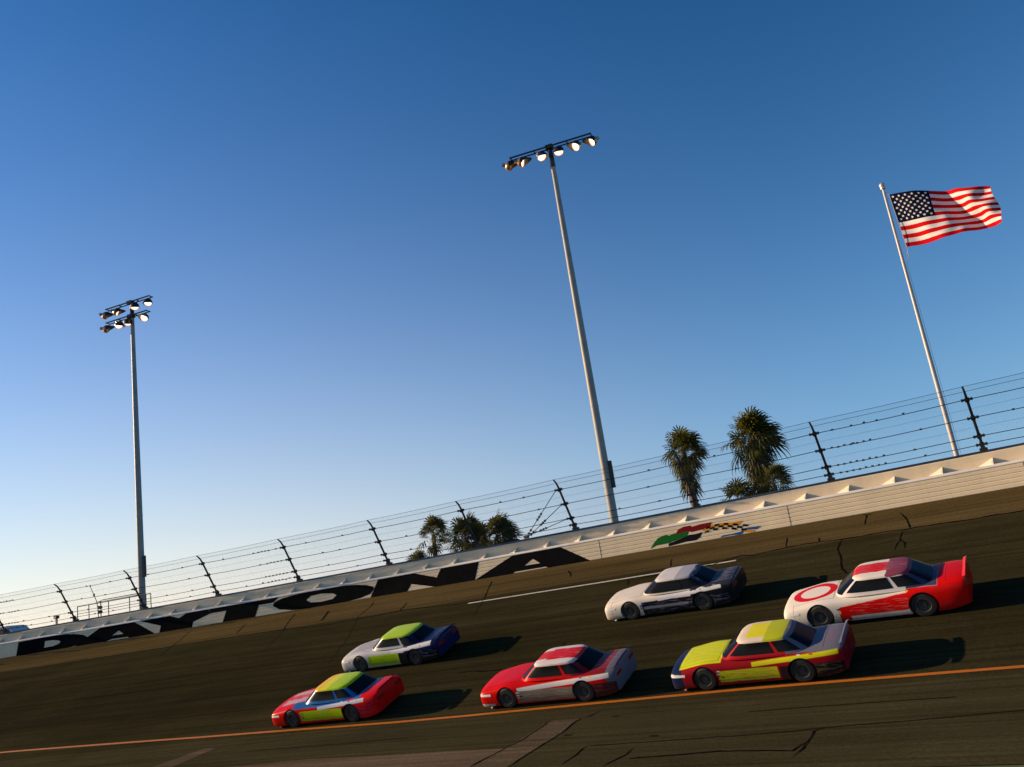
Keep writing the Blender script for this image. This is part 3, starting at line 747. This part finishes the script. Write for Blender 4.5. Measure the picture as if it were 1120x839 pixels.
for z in (1.80, 1.50):
    bm = bmesh.new(); lathe(bm, (-.04, -.05, z), (-.4, -1, 0), [(-.16, .02), (-.15, .09), (.02, .10), (.12, .14), (.12, .11), (.04, .05)], 14, cap0=True); link('loudspeaker', bm, M_visor, ep, smooth=True, angle=40)
ar = empty('leaning_rod', 'thin dark rod leaning to the left above the guard railing', 'rod', WP(-57.3, 2.45, GZ))
A = WP(-57.3, 2.45, 8.15)-ar.location; B = WP(-57.85, 2.45, 9.25)-ar.location
bm = bmesh.new(); tube(bm, [A*1.0+Vector((.35, 0, -2.25)), A, B], [.03, .028, .02], 6); link('rod', bm, M_darkm, ar)
bm = bmesh.new(); tube(bm, [B, B+Vector((-.02, 0, .10))], .045, 6); box(bm, A.lerp(B, .45), (.05, .05, .09)); link('fitting', bm, M_darkm, ar)
mp = empty('marker_post', 'short pale post with a small dark box on top, between two fence posts', 'post', WP(-60.4, 2.0, GZ))
bm = bmesh.new(); box(bm, (0, 0, .80), (.06, .06, .80)); link('stem', bm, mat('pale_post', (.5, .47, .43), .7, noise=(3, .2)), mp)
bm = bmesh.new(); box(bm, (0, 0, 1.68), (.17, .12, .085)); box(bm, (0, 0, 1.785), (.19, .14, .015)); bmesh.ops.bevel(bm, geom=bm.edges[:], offset=.012, segments=1, affect='EDGES'); link('box', bm, M_visor, mp)
# parked van behind the wall at the far left
vn = empty('parked_van', 'pale van behind the wall at the far left, only its roof showing', 'van', WP(-69.7, 6.2, GZ+.1), .25)
M_vanp = mat('van_paint', (.62, .60, .60), .6, spec=.1, noise=(1, .05)); M_glass = mat('dark_glass', (.012, .014, .016), .12, spec=.6)
bm = bmesh.new()
prof = [(-2.3, .42), (2.25, .42), (2.4, .8), (2.15, 1.05), (1.35, 1.78), (1.1, 1.88), (-2.1, 1.90), (-2.32, 1.75), (-2.38, .9)]
L_ = []
for y, k in ((-.86, .0), (-.80, .06), (.80, .06), (.86, 0)):
    L_.append([bm.verts.new((x, y*(1 if z < 1.1 else .9), z+(0 if y in (-.80, .80) else -.02))) for x, z in prof])
for a, b in zip(L_, L_[1:]):
    for k in range(len(prof)): bm.faces.new((a[k], a[(k+1) % len(prof)], b[(k+1) % len(prof)], b[k]))
bm.faces.new(L_[0][::-1]); bm.faces.new(L_[-1]); bmesh.ops.recalc_face_normals(bm, faces=bm.faces)
link('body', bm, M_vanp, vn)
for sy in (-1, 1):
    bm = bmesh.new(); q = [(-1.9, 1.15), (1.75, 1.15), (1.3, 1.68), (-1.9, 1.68)]
    V = [bm.verts.new((x, sy*(.83-.055*(z-1.1)/.7)+sy*.0, z)) for x, z in q]; bm.faces.new(V if sy < 0 else V[::-1])
    r_ = bmesh.ops.extrude_face_region(bm, geom=bm.faces[:]); bmesh.ops.translate(bm, verts=[v for v in r_['geom'] if isinstance(v, bmesh.types.BMVert)], vec=(0, -sy*.08, 0))
    link('side_window', bm, M_glass, vn)
    for x in (-1.5, 1.5):
        bm = bmesh.new(); lathe(bm, (x, sy*.70, .33), (0, sy, 0), [(0, .01), (0, .33), (.18, .33), (.18, .22), (.15, .01)], 20); link('wheel', bm, M_visor, vn, smooth=True, angle=40)

# ------------------------------------------------------------------ stock cars
def pchip(xs, ys):
    xs = np.array(xs, float); ys = np.array(ys, float); h = np.diff(xs); d = np.diff(ys)/h; m = np.zeros(len(xs))
    m[0], m[-1] = d[0], d[-1]
    for i in range(1, len(xs)-1):
        if d[i-1]*d[i] > 0: w1 = 2*h[i]+h[i-1]; w2 = h[i]+2*h[i-1]; m[i] = (w1+w2)/(w1/d[i-1]+w2/d[i])
    def f(x):
        x = min(max(x, xs[0]), xs[-1]); i = min(max(int(np.searchsorted(xs, x)-1), 0), len(h)-1); t = (x-xs[i])/h[i]
        return float((1+2*t)*(1-t)**2*ys[i]+t*(1-t)**2*h[i]*m[i]+t*t*(3-2*t)*ys[i+1]+t*t*(t-1)*h[i]*m[i+1])
    return f
ztop = pchip([-2.52, -2.50, -2.44, -2.30, -2.0, -1.5, -.95, 0, 1.5, 1.8, 2.3, 2.47, 2.52], [.56, .635, .68, .715, .755, .80, .84, .865, .915, .945, .975, .965, .87])
halfw = pchip([-2.52, -2.49, -2.42, -2.28, -2.0, -1.45, -.7, .3, 1.3, 2.0, 2.35, 2.48, 2.52], [.78, .835, .885, .912, .93, .945, .925, .92, .945, .935, .905, .875, .85])
zbot = pchip([-2.52, -2.3, -1.9, 1.9, 2.3, 2.52], [.09, .08, .10, .11, .17, .24])
SEC = [(0, 0, 0), (.86, 0, 0), (.955, .03, 0), (.985, .12, 0), (1.0, .30, 0), (1.005, .52, 0), (.995, .72, 0), (.97, .86, 0), (.93, .95, 0), (.87, 1.0, 0), (.78, 1.0, .35), (.62, 1.0, .68), (.42, 1.0, .88), (.21, 1.0, .97), (0, 1., 1.)]
def bodysec(x):
    zt, w, zb = ztop(x), halfw(x), zbot(x)
    bulge = .035*math.exp(-((x+1.45)/.42)**2)+.02*math.exp(-((x-1.34)/.45)**2)     # fender crowns
    sh = zt-.085+bulge
    out = []
    for fy, fz, c in SEC:
        z = zb+fz*(sh-zb)+c*(zt-sh)
        if fz == 1 and 0 < c < .7: z += bulge*.4
        out.append((fy*w, z))
    return out
def make_body():
    bm = bmesh.new(); xs = list(np.concatenate([np.linspace(-2.52, -2.2, 16), np.linspace(-2.16, 2.2, 90), np.linspace(2.24, 2.52, 12)]))
    rings = []
    for x in xs:
        h = bodysec(x); full = h+[(-y, z) for y, z in h[-2:0:-1]]
        rings.append([bm.verts.new((x, y, z)) for y, z in full])
    n = len(rings[0])
    for a, b in zip(rings, rings[1:]):
        for k in range(n): bm.faces.new((a[k], b[k], b[(k+1) % n], a[(k+1) % n]))
    bm.faces.new(rings[0]); bm.faces.new(rings[-1][::-1])
    bmesh.ops.recalc_face_normals(bm, faces=bm.faces)
    me = bpy.data.meshes.new('body'); bm.to_mesh(me); bm.free()
    me.materials.append(bpy.data.materials.new('paint_slot')); me.materials.append(bpy.data.materials.new('well_slot'))
    o = bpy.data.objects.new('tmp_body', me); COL.objects.link(o); cutters = []
    for x in (-1.45, 1.34):
        for sy in (-1, 1):
            bm = bmesh.new(); lathe(bm, (x, sy*.60, .345), (0, sy, 0), [(0, .385), (.6, .385)], 40, mi=1, cap0=True, cap1=True)
            bmesh.ops.recalc_face_normals(bm, faces=bm.faces)
            cm = bpy.data.meshes.new('cut'); bm.to_mesh(cm); bm.free()
            for mm in me.materials: cm.materials.append(mm)
            c = bpy.data.objects.new('cut', cm); COL.objects.link(c); cutters.append(c)
            md = o.modifiers.new('b', 'BOOLEAN'); md.object = c; md.operation = 'DIFFERENCE'; md.solver = 'EXACT'
    bpy.context.view_layer.update()
    ev = o.evaluated_get(bpy.context.evaluated_depsgraph_get()); res = bpy.data.meshes.new_from_object(ev)
    for c in cutters+[o]: bpy.data.objects.remove(c)
    return res
BODY = make_body()
# greenhouse
CZ0, CZ1 = .81, 1.25
def cab(h):
    e = h
    return (-.98+.57*e+.05*e*e, 1.86-.70*e, .845-.165*e-.01*math.sin(math.pi*h), CZ0+(CZ1-CZ0)*h, 4.6)
def cab_xy(h, th):
    xf, xr, w, z, n = cab(h); cx, a = (xf+xr)/2, (xr-xf)/2; c, s = math.cos(th), math.sin(th)
    return Vector((cx+a*math.copysign(abs(c)**(2/n), c), w*math.copysign(abs(s)**(2/n), s), z))
def make_cabin():
    bm = bmesh.new(); n = 72; rings = []
    for h in (0, .2, .4, .6, .8, .92, 1.): rings.append([bm.verts.new(cab_xy(h, 2*math.pi*k/n)) for k in range(n)])
    c = sum((v.co for v in rings[-1]), Vector())/n
    for sc, dz in ((.965, .018), (.88, .032), (.7, .045), (.45, .053), (.2, .057)):
        rings.append([bm.verts.new(Vector((c.x+(v.co.x-c.x)*sc, v.co.y*sc, CZ1+dz))) for v in rings[6]])
    for a, b in zip(rings, rings[1:]):
        for k in range(n): bm.faces.new((a[k], a[(k+1) % n], b[(k+1) % n], b[k]))
    bm.faces.new(rings[-1]); bm.faces.new(rings[0][::-1]); bmesh.ops.recalc_face_normals(bm, faces=bm.faces)
    me = bpy.data.meshes.new('cabin'); bm.to_mesh(me); bm.free(); return me
def pane(kind, a0, a1, h0, h1, nu=14, nv=8, off=.007):
    """a glass patch lying on the cabin: kind front/rear (across) or +1/-1 side (along)"""
    bm = bmesh.new(); G = []
    for j in range(nv+1):
        h = h0+(h1-h0)*j/nv; xf, xr, w, z, n = cab(h); cx, a = (xf+xr)/2, (xr-xf)/2; row = []
        for i in range(nu+1):
            q = a0+(a1-a0)*i/nu
            if kind in ('front', 'rear'):
                sg = -1 if kind == 'front' else 1
                p = Vector((cx+sg*a*(1-abs(q)**n)**(1/n)+sg*off, w*q, z+off*.8))
            else:
                p = Vector((cx+a*q, kind*(w*(1-abs(q)**n)**(1/n)+off), z+off*.3))
            row.append(bm.verts.new(p))
        G.append(row)
    for j in range(nv):
        for i in range(nu): bm.faces.new((G[j][i], G[j][i+1], G[j+1][i+1], G[j+1][i]))
    bmesh.ops.recalc_face_normals(bm, faces=bm.faces)
    me = bpy.data.meshes.new('pane'); bm.to_mesh(me); bm.free()
    me.polygons.foreach_set('use_smooth', [True]*len(me.polygons)); return me
def mesh_from(fn, mats, smooth=True, angle=35):
    bm = bmesh.new(); fn(bm); bmesh.ops.recalc_face_normals(bm, faces=bm.faces)
    me = bpy.data.meshes.new('m'); bm.to_mesh(me); bm.free()
    for m in mats: me.materials.append(m)
    if smooth:
        me.polygons.foreach_set('use_smooth', [True]*len(me.polygons)); me.set_sharp_from_angle(angle=rad(angle))
    return me
CAB = make_cabin()
for me, an in ((BODY, 32), (CAB, 40)):
    me.polygons.foreach_set('use_smooth', [True]*len(me.polygons)); me.set_sharp_from_angle(angle=rad(an))
M_cglass = mat('car_glass', (.006, .006, .006), .2, spec=.14)
M_tyre = mat('tyre_rubber', (.016, .015, .014), .8); M_rim = mat('wheel_steel', (.10, .09, .08), .5, metal=.3); M_well = mat('wheel_well', (.006, .006, .006), .9)
M_grille = mat('grille_black', (.010, .010, .011), .6); M_hl_glint = mat('headlight_glint_decal', (.80, .78, .74), .15, coat=.6); M_tl = mat('taillight_decal', (.32, .01, .01), .2)
PANE = {'windshield': [pane('front', -.86, .86, .10, .93)], 'rear_window': [pane('rear', -.80, .80, .12, .93)],
        'side_window': [pane(-1, -.80, .20, .22, .90), pane(1, -.80, .20, .22, .90)], 'quarter_window': [pane(-1, .30, .78, .24, .88), pane(1, .30, .78, .24, .88)]}
def _tyre(bm): lathe(bm, (0, 0, 0), (0, -1, 0), [(-.14, .20), (-.14, .30), (-.11, .335), (-.05, .345), (.05, .345), (.11, .335), (.14, .30), (.145, .205), (.12, .20)], 32)
def _rim(bm):
    lathe(bm, (0, 0, 0), (0, -1, 0), [(.10, .205), (.142, .205), (.142, .185), (.06, .165), (.05, .09), (.10, .06), (.11, .001)], 28)
    for k in range(5): t = 2*math.pi*k/5; box(bm, (.045*math.cos(t), -.115, .045*math.sin(t)), (.011, .012, .011))
TYRE = mesh_from(_tyre, [M_tyre]); RIM = mesh_from(_rim, [M_rim])
def _spoiler(bm):
    n = 16
    rows = []
    for i in range(n+1):
        y = -.76+1.52*i/n; k = 1-(abs(y)/.76)**4*.6
        rows.append([bm.verts.new(p) for p in ((2.44, y, .962), (2.53, y, .968+.08*k), (2.55, y, .961+.08*k), (2.47, y, .950))])
    for a, b in zip(rows, rows[1:]):
        for k in range(4): bm.faces.new((a[k], b[k], b[(k+1) % 4], a[(k+1) % 4]))
    bm.faces.new(rows[0]); bm.faces.new(rows[-1])
def _dam(bm):
    rows = []
    for i in range(21):
        y = -.90+1.80*i/20; x = -2.54+.42*abs(y/.9)**4
        rows.append([bm.verts.new(p) for p in ((x+.02, y*.985, .17), (x-.012, y, .05), (x+.02, y*.985, .05), (x+.05, y*.97, .17))])
    for a, b in zip(rows, rows[1:]):
        for k in range(4): bm.faces.new((a[k], b[k], b[(k+1) % 4], a[(k+1) % 4]))
    bm.faces.new(rows[0]); bm.faces.new(rows[-1])
def surf_x(y, z):                   # where the nose skin lies at (y, z)
    x = -2.52
    while x < -1.6:
        s = bodysec(x); zt = np.interp(abs(y), [p[0] for p in s[9:]][::-1], [p[1] for p in s[9:]][::-1]); w = np.interp(z, [p[1] for p in s[1:10]], [p[0] for p in s[1:10]])
        if z < zt and abs(y) < w: return x
        x += .01
    return x
def nose_patch(y0, y1, z0, z1, off=.008):
    def f(bm):
        G = []
        for j in range(6):
            z = z0+(z1-z0)*j/5; G.append([bm.verts.new((surf_x(y0+(y1-y0)*i/8, z)-off, y0+(y1-y0)*i/8, z)) for i in range(9)])
        for j in range(5):
            for i in range(8): bm.faces.new((G[j][i], G[j][i+1], G[j+1][i+1], G[j+1][i]))
    return f
def half_y(x, z):
    q = bodysec(x)[1:10]; return float(np.interp(z, [p[1] for p in q], [p[0] for p in q]))
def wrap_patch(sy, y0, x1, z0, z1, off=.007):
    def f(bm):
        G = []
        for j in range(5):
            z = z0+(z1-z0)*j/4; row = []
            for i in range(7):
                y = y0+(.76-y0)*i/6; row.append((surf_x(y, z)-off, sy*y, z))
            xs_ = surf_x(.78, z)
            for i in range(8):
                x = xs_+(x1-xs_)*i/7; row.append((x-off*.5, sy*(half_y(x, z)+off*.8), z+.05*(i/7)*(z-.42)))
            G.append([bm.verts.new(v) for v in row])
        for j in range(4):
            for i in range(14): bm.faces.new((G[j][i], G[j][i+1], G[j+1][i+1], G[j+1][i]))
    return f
SPOIL = mesh_from(_spoiler, []); DAM = mesh_from(_dam, [])
GRILLE = mesh_from(nose_patch(-.52, .52, .22, .335), [M_grille])
HEAD_GLINT = [mesh_from(wrap_patch(s, .46, -2.02, .47, .54), [M_hl_glint]) for s in (1, -1)]  # headlight decals; their white run along the fender is a painted sun glint
def _tail(sy):
    def f(bm): box(bm, (2.512, sy*.56, .72), (.012, .20, .06))
    return f
TAIL = [mesh_from(_tail(s), [M_tl], False) for s in (1, -1)]

def livery(name, base, layers, rough=.28, marks=()):
    """paint scheme in the car's own coordinates. layer: (colour, [(a,b,c,d)...]) is painted where a*x+b*|y|+c*z > d for all; ('ring', ...) draws an oval ring"""
    m = bpy.data.materials.new(name); m.use_nodes = True; N = NT(m); b = N.n['Principled BSDF']
    tc = N.n.new('ShaderNodeTexCoord'); sp = N.n.new('ShaderNodeSeparateXYZ'); N.l.new(tc.outputs['Object'], sp.inputs[0])
    x, y, z = sp.outputs; ay = N.math('ABSOLUTE', y)
    wob = N.math('SUBTRACT', N.noise(tc.outputs['Object'], 3.2, 2), .5)
    col = base
    for L in layers:
        c, cons = L[0], L[1]; rag = L[2] if len(L) > 2 else .0; f = None
        for q in cons:
            if q[0] == 'ring':
                _, cx, rx, ry, w = q
                e = N.math('SQRT', N.math('ADD', N.math('POWER', N.math('DIVIDE', N.math('SUBTRACT', x, cx), rx), 2.), N.math('POWER', N.math('DIVIDE', y, ry), 2.)))
                t = N.math('LESS_THAN', N.math('ABSOLUTE', N.math('SUBTRACT', e, 1.)), w)
            else:
                a_, b_, c_, d_ = q
                v = N.math('ADD', N.math('ADD', N.math('MULTIPLY', x, a_), N.math('MULTIPLY', ay, b_)), N.math('MULTIPLY', z, c_))
                if rag: v = N.math('ADD', v, N.math('MULTIPLY', wob, rag))
                t = N.rng(v, d_-.012, d_+.012, 0, 1)
            f = t if f is None else N.math('MULTIPLY', f, t)
        col = N.mix(f, col, c)
    def band(v, a, w_): return N.math('LESS_THAN', N.math('ABSOLUTE', N.math('SUBTRACT', v, a)), w_)
    def AND(*a):
        r = a[0]
        for q in a[1:]: r = N.math('MULTIPLY', r, q)
        return r
    gt = lambda v, d: N.math('GREATER_THAN', v, d); lt = lambda v, d: N.math('LESS_THAN', v, d)
    seams = [AND(band(x, -.99, .008), gt(z, .66), lt(z, .84), lt(ay, .70)), AND(band(ay, .70, .007), lt(x, -.99), gt(x, -2.15), gt(z, .60)),
             AND(band(x, 2.02, .008), gt(z, .8), lt(ay, .74)), AND(band(z, .29, .006), gt(x, -1.05), lt(x, .93)), AND(band(x, -2.18, .006), gt(ay, .6))]
    for q in seams: col = N.mix(N.math('MULTIPLY', q, .8), col, (.012, .010, .010))
    rs = random.Random(name)
    for k in range(9):                     # contingency stickers behind the front wheel and over the rear one
        cx_, cz_ = (rs.choice((-1.0, -.90)), .34+.05*k*.9) if k < 6 else (1.0+.34*(k-6), .80)
        c_ = rs.choice(((.7, .66, .6), (.6, .5, .03), (.03, .12, .4), (.5, .02, .02), (.02, .02, .02)))
        q = AND(band(x, cx_, rs.uniform(.035, .055)), band(z, cz_, rs.uniform(.012, .02)), gt(ay, .6)); col = N.mix(q, col, c_)
    ink = N.noise(N.comb(N.math('MULTIPLY', x, 2.6), N.math('MULTIPLY', ay, 24.), N.math('MULTIPLY', z, 26.)), 1., 2, .5)
    for (q0, c_, th) in marks:               # busy small graphics of the paint scheme
        f = N.math('GREATER_THAN', ink, th) if th > 0 else N.math('LESS_THAN', ink, -th)
        for a_, b_, c2_, d_ in q0:
            v = N.math('ADD', N.math('ADD', N.math('MULTIPLY', x, a_), N.math('MULTIPLY', ay, b_)), N.math('MULTIPLY', z, c2_)); f = N.math('MULTIPLY', f, gt(v, d_))
        col = N.mix(N.math('MULTIPLY', f, .34), col, c_)
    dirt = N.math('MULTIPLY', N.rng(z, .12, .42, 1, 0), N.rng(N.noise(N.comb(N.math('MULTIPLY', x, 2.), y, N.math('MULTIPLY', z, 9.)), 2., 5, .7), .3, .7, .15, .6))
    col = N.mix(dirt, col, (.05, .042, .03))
    N.l.new(col, b.inputs['Base Color'])
    b.inputs['Roughness'].default_value = rough; b.inputs['Coat Weight'].default_value = 0.; b.inputs['Specular IOR Level'].default_value = .07; b.inputs['Coat Roughness'].default_value = .12
    return m
def stock_car(label, s, w, paint, spoiler_m, dam_m, yaw=0., sc=.965):
    o = TP(s, w, .003); a = s/RW
    X = Vector((math.cos(a), -math.sin(a), 0)); O = Vector((math.sin(a), math.cos(a), 0)); Yv = (O*math.cos(rad(18))+Vector((0, 0, 1))*math.sin(rad(18))); Z = X.cross(Yv)
    mw = Matrix(((X.x, Yv.x, Z.x, o.x), (X.y, Yv.y, Z.y, o.y), (X.z, Yv.z, Z.z, o.z), (0, 0, 0, 1))) @ Matrix.Rotation(yaw, 4, 'Z') @ Matrix.Diagonal((sc, sc, sc*.965, 1))
    t = empty('stock_car', label, 'race car', mw=mw, group='stock cars racing down the track')
    def part(name, me, m, par=t, loc=None):
        me = me.copy(); me.materials.clear()
        for q in (m if isinstance(m, list) else [m]): me.materials.append(q)
        p = bpy.data.objects.new(name, me); COL.objects.link(p); p.parent = par
        if loc: p.location = loc
        return p
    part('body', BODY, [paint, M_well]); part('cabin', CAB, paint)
    for nm, L in PANE.items():
        for me in L: part(nm, me, M_cglass)
    part('spoiler', SPOIL, spoiler_m); part('front_air_dam', DAM, dam_m); part('grille', GRILLE, M_grille)
    for me in HEAD_GLINT: part('headlight_with_glint', me, M_hl_glint)
    for me in TAIL: part('taillight', me, M_tl)
    for x in (-1.45, 1.34):
        for sy in (-1, 1):
            wh = part('wheel', TYRE, M_tyre, loc=(x, sy*.775, .345))
            if sy > 0: wh.rotation_euler = (0, 0, math.pi)
            tw = part('rim', RIM, M_rim, par=wh)
    return t
SILVER = (.55, .52, .50); LIME = (.42, .60, .012); YEL = (.75, .66, .015); RED = (.66, .005, .004); NAVY = (.010, .014, .060); WHITE = (.76, .70, .63); BLK = (.012, .012, .014); BLUE = (.02, .13, .36)
HOOD = [(-1, 0, 0, .90), (0, 0, 1, .50)]; ROOF = [(0, 0, 1, 1.21)]; GREEN = [(0, 0, 1, .85), (1, 0, 0, -1.0), (-1, 0, 0, -1.8)]; DECK = [(1, 0, 0, 1.0), (0, 0, 1, .84)]
def side(z0, z1, x0, x1, slope=0.): return [(-slope, 0, 1, z0), (slope, 0, -1, -z1), (1, 0, 0, x0), (-1, 0, 0, -x1), (0, 1, 0, .55)]
P_red_lime = livery('paint_red_lime', RED, [
    ((.50, .30, .30), HOOD+[(0, -1, 0, -.52), (1, 0, 0, -2.15)], .25), (RED, HOOD+[(0, -1, 0, -.16)], .25),
    (BLUE, side(.70, 1.3, -1.35, 1.25)), (BLUE, GREEN), (YEL, ROOF), (LIME, ROOF+[(1, 0, 0, .35)], .2), ((.80, .46, .02), ROOF+[(-1, 0, 0, .0)], .06),
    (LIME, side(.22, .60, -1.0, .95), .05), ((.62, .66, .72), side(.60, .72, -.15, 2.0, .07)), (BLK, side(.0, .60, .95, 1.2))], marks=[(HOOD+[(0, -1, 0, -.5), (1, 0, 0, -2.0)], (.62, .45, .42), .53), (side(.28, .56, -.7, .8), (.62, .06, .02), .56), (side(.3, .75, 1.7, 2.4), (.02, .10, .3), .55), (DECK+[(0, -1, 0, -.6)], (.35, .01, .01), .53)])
P_silver = livery('paint_silver_lime', SILVER, [
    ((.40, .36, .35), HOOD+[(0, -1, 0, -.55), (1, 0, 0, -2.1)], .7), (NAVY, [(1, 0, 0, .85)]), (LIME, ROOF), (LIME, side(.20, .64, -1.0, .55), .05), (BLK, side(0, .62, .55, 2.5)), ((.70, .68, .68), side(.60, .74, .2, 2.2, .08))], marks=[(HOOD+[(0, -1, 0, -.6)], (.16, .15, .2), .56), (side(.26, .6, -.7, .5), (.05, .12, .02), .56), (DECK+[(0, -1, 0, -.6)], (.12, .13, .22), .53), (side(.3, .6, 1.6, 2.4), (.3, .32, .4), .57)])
P_red_white = livery('paint_red_white', RED, [
    ((.20, .012, .016), DECK), ((.70, .62, .58), ROOF), (RED, ROOF+[(0, -1, 0, -.40), (1, 0, 0, .05)], .1), (RED, ROOF+[(0, -1, 0, -.30)]), ((.12, .12, .15), [(1, 0, 0, 2.2)]),
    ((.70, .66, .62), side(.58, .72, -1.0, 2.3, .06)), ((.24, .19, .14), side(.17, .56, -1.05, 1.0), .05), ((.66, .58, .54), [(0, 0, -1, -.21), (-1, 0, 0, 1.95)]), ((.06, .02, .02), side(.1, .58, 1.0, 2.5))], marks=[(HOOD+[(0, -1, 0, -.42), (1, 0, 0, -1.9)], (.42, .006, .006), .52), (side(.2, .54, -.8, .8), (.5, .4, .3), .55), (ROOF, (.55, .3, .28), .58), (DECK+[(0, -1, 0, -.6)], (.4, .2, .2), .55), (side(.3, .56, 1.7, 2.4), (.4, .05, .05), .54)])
P_white = livery('paint_white_navy', (.74, .64, .53), [
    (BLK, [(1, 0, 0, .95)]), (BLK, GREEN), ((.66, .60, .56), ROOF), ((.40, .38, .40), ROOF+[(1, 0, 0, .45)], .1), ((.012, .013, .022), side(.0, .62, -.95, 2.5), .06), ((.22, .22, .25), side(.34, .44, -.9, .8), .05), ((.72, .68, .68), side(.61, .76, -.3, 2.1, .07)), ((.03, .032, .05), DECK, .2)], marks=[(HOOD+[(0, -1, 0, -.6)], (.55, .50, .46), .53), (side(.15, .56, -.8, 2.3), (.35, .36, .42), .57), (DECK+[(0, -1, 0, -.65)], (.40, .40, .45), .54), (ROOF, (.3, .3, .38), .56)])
P_ring = livery('paint_white_red_ring', (.78, .68, .58), [
    (RED, HOOD+[('ring', -1.62, .55, .52, .20)]), (RED, [(1, 0, 0, 1.0)]), (RED, side(.20, .66, -.9, 2.5, .10), .05), ((.72, .60, .55), side(.16, .28, -.6, 1.2)), (RED, ROOF+[(0, -1, 0, -.36)], .15), ((.70, .62, .60), GREEN+[(0, 0, -1, -1.20)]), ((.05, .05, .10), GREEN+[(1, 0, 0, 1.0), (0, 0, -1, -1.23)]), ((.25, .05, .08), ROOF+[(1, 0, 0, .55)], .2)], marks=[(side(.26, .64, -.6, 1.0), (.66, .22, .20), .56), (side(.3, .8, 1.65, 2.4), (.40, .02, .02), .55), (ROOF+[(0, -1, 0, -.34)], (.62, .35, .32), .56), (DECK+[(0, -1, 0, -.6)], (.36, .006, .008), .52)])
P_yellow = livery('paint_yellow_red', (.30, .008, .014), [
    ((.012, .02, .07), [(-1, 0, 0, 2.12)]), ((.60, .62, .012), HOOD+[(1, 0, 0, -2.2), (0, -1, 0, -.80)]), ((.46, .012, .016), GREEN), (YEL, ROOF), ((.74, .60, .48), ROOF+[(-1, 0, 0, .10)]), ((.74, .60, .48), ROOF+[(0, 1, 0, .50)]), ((.48, .50, .015), ROOF+[(1, 0, 0, .45)], .1),
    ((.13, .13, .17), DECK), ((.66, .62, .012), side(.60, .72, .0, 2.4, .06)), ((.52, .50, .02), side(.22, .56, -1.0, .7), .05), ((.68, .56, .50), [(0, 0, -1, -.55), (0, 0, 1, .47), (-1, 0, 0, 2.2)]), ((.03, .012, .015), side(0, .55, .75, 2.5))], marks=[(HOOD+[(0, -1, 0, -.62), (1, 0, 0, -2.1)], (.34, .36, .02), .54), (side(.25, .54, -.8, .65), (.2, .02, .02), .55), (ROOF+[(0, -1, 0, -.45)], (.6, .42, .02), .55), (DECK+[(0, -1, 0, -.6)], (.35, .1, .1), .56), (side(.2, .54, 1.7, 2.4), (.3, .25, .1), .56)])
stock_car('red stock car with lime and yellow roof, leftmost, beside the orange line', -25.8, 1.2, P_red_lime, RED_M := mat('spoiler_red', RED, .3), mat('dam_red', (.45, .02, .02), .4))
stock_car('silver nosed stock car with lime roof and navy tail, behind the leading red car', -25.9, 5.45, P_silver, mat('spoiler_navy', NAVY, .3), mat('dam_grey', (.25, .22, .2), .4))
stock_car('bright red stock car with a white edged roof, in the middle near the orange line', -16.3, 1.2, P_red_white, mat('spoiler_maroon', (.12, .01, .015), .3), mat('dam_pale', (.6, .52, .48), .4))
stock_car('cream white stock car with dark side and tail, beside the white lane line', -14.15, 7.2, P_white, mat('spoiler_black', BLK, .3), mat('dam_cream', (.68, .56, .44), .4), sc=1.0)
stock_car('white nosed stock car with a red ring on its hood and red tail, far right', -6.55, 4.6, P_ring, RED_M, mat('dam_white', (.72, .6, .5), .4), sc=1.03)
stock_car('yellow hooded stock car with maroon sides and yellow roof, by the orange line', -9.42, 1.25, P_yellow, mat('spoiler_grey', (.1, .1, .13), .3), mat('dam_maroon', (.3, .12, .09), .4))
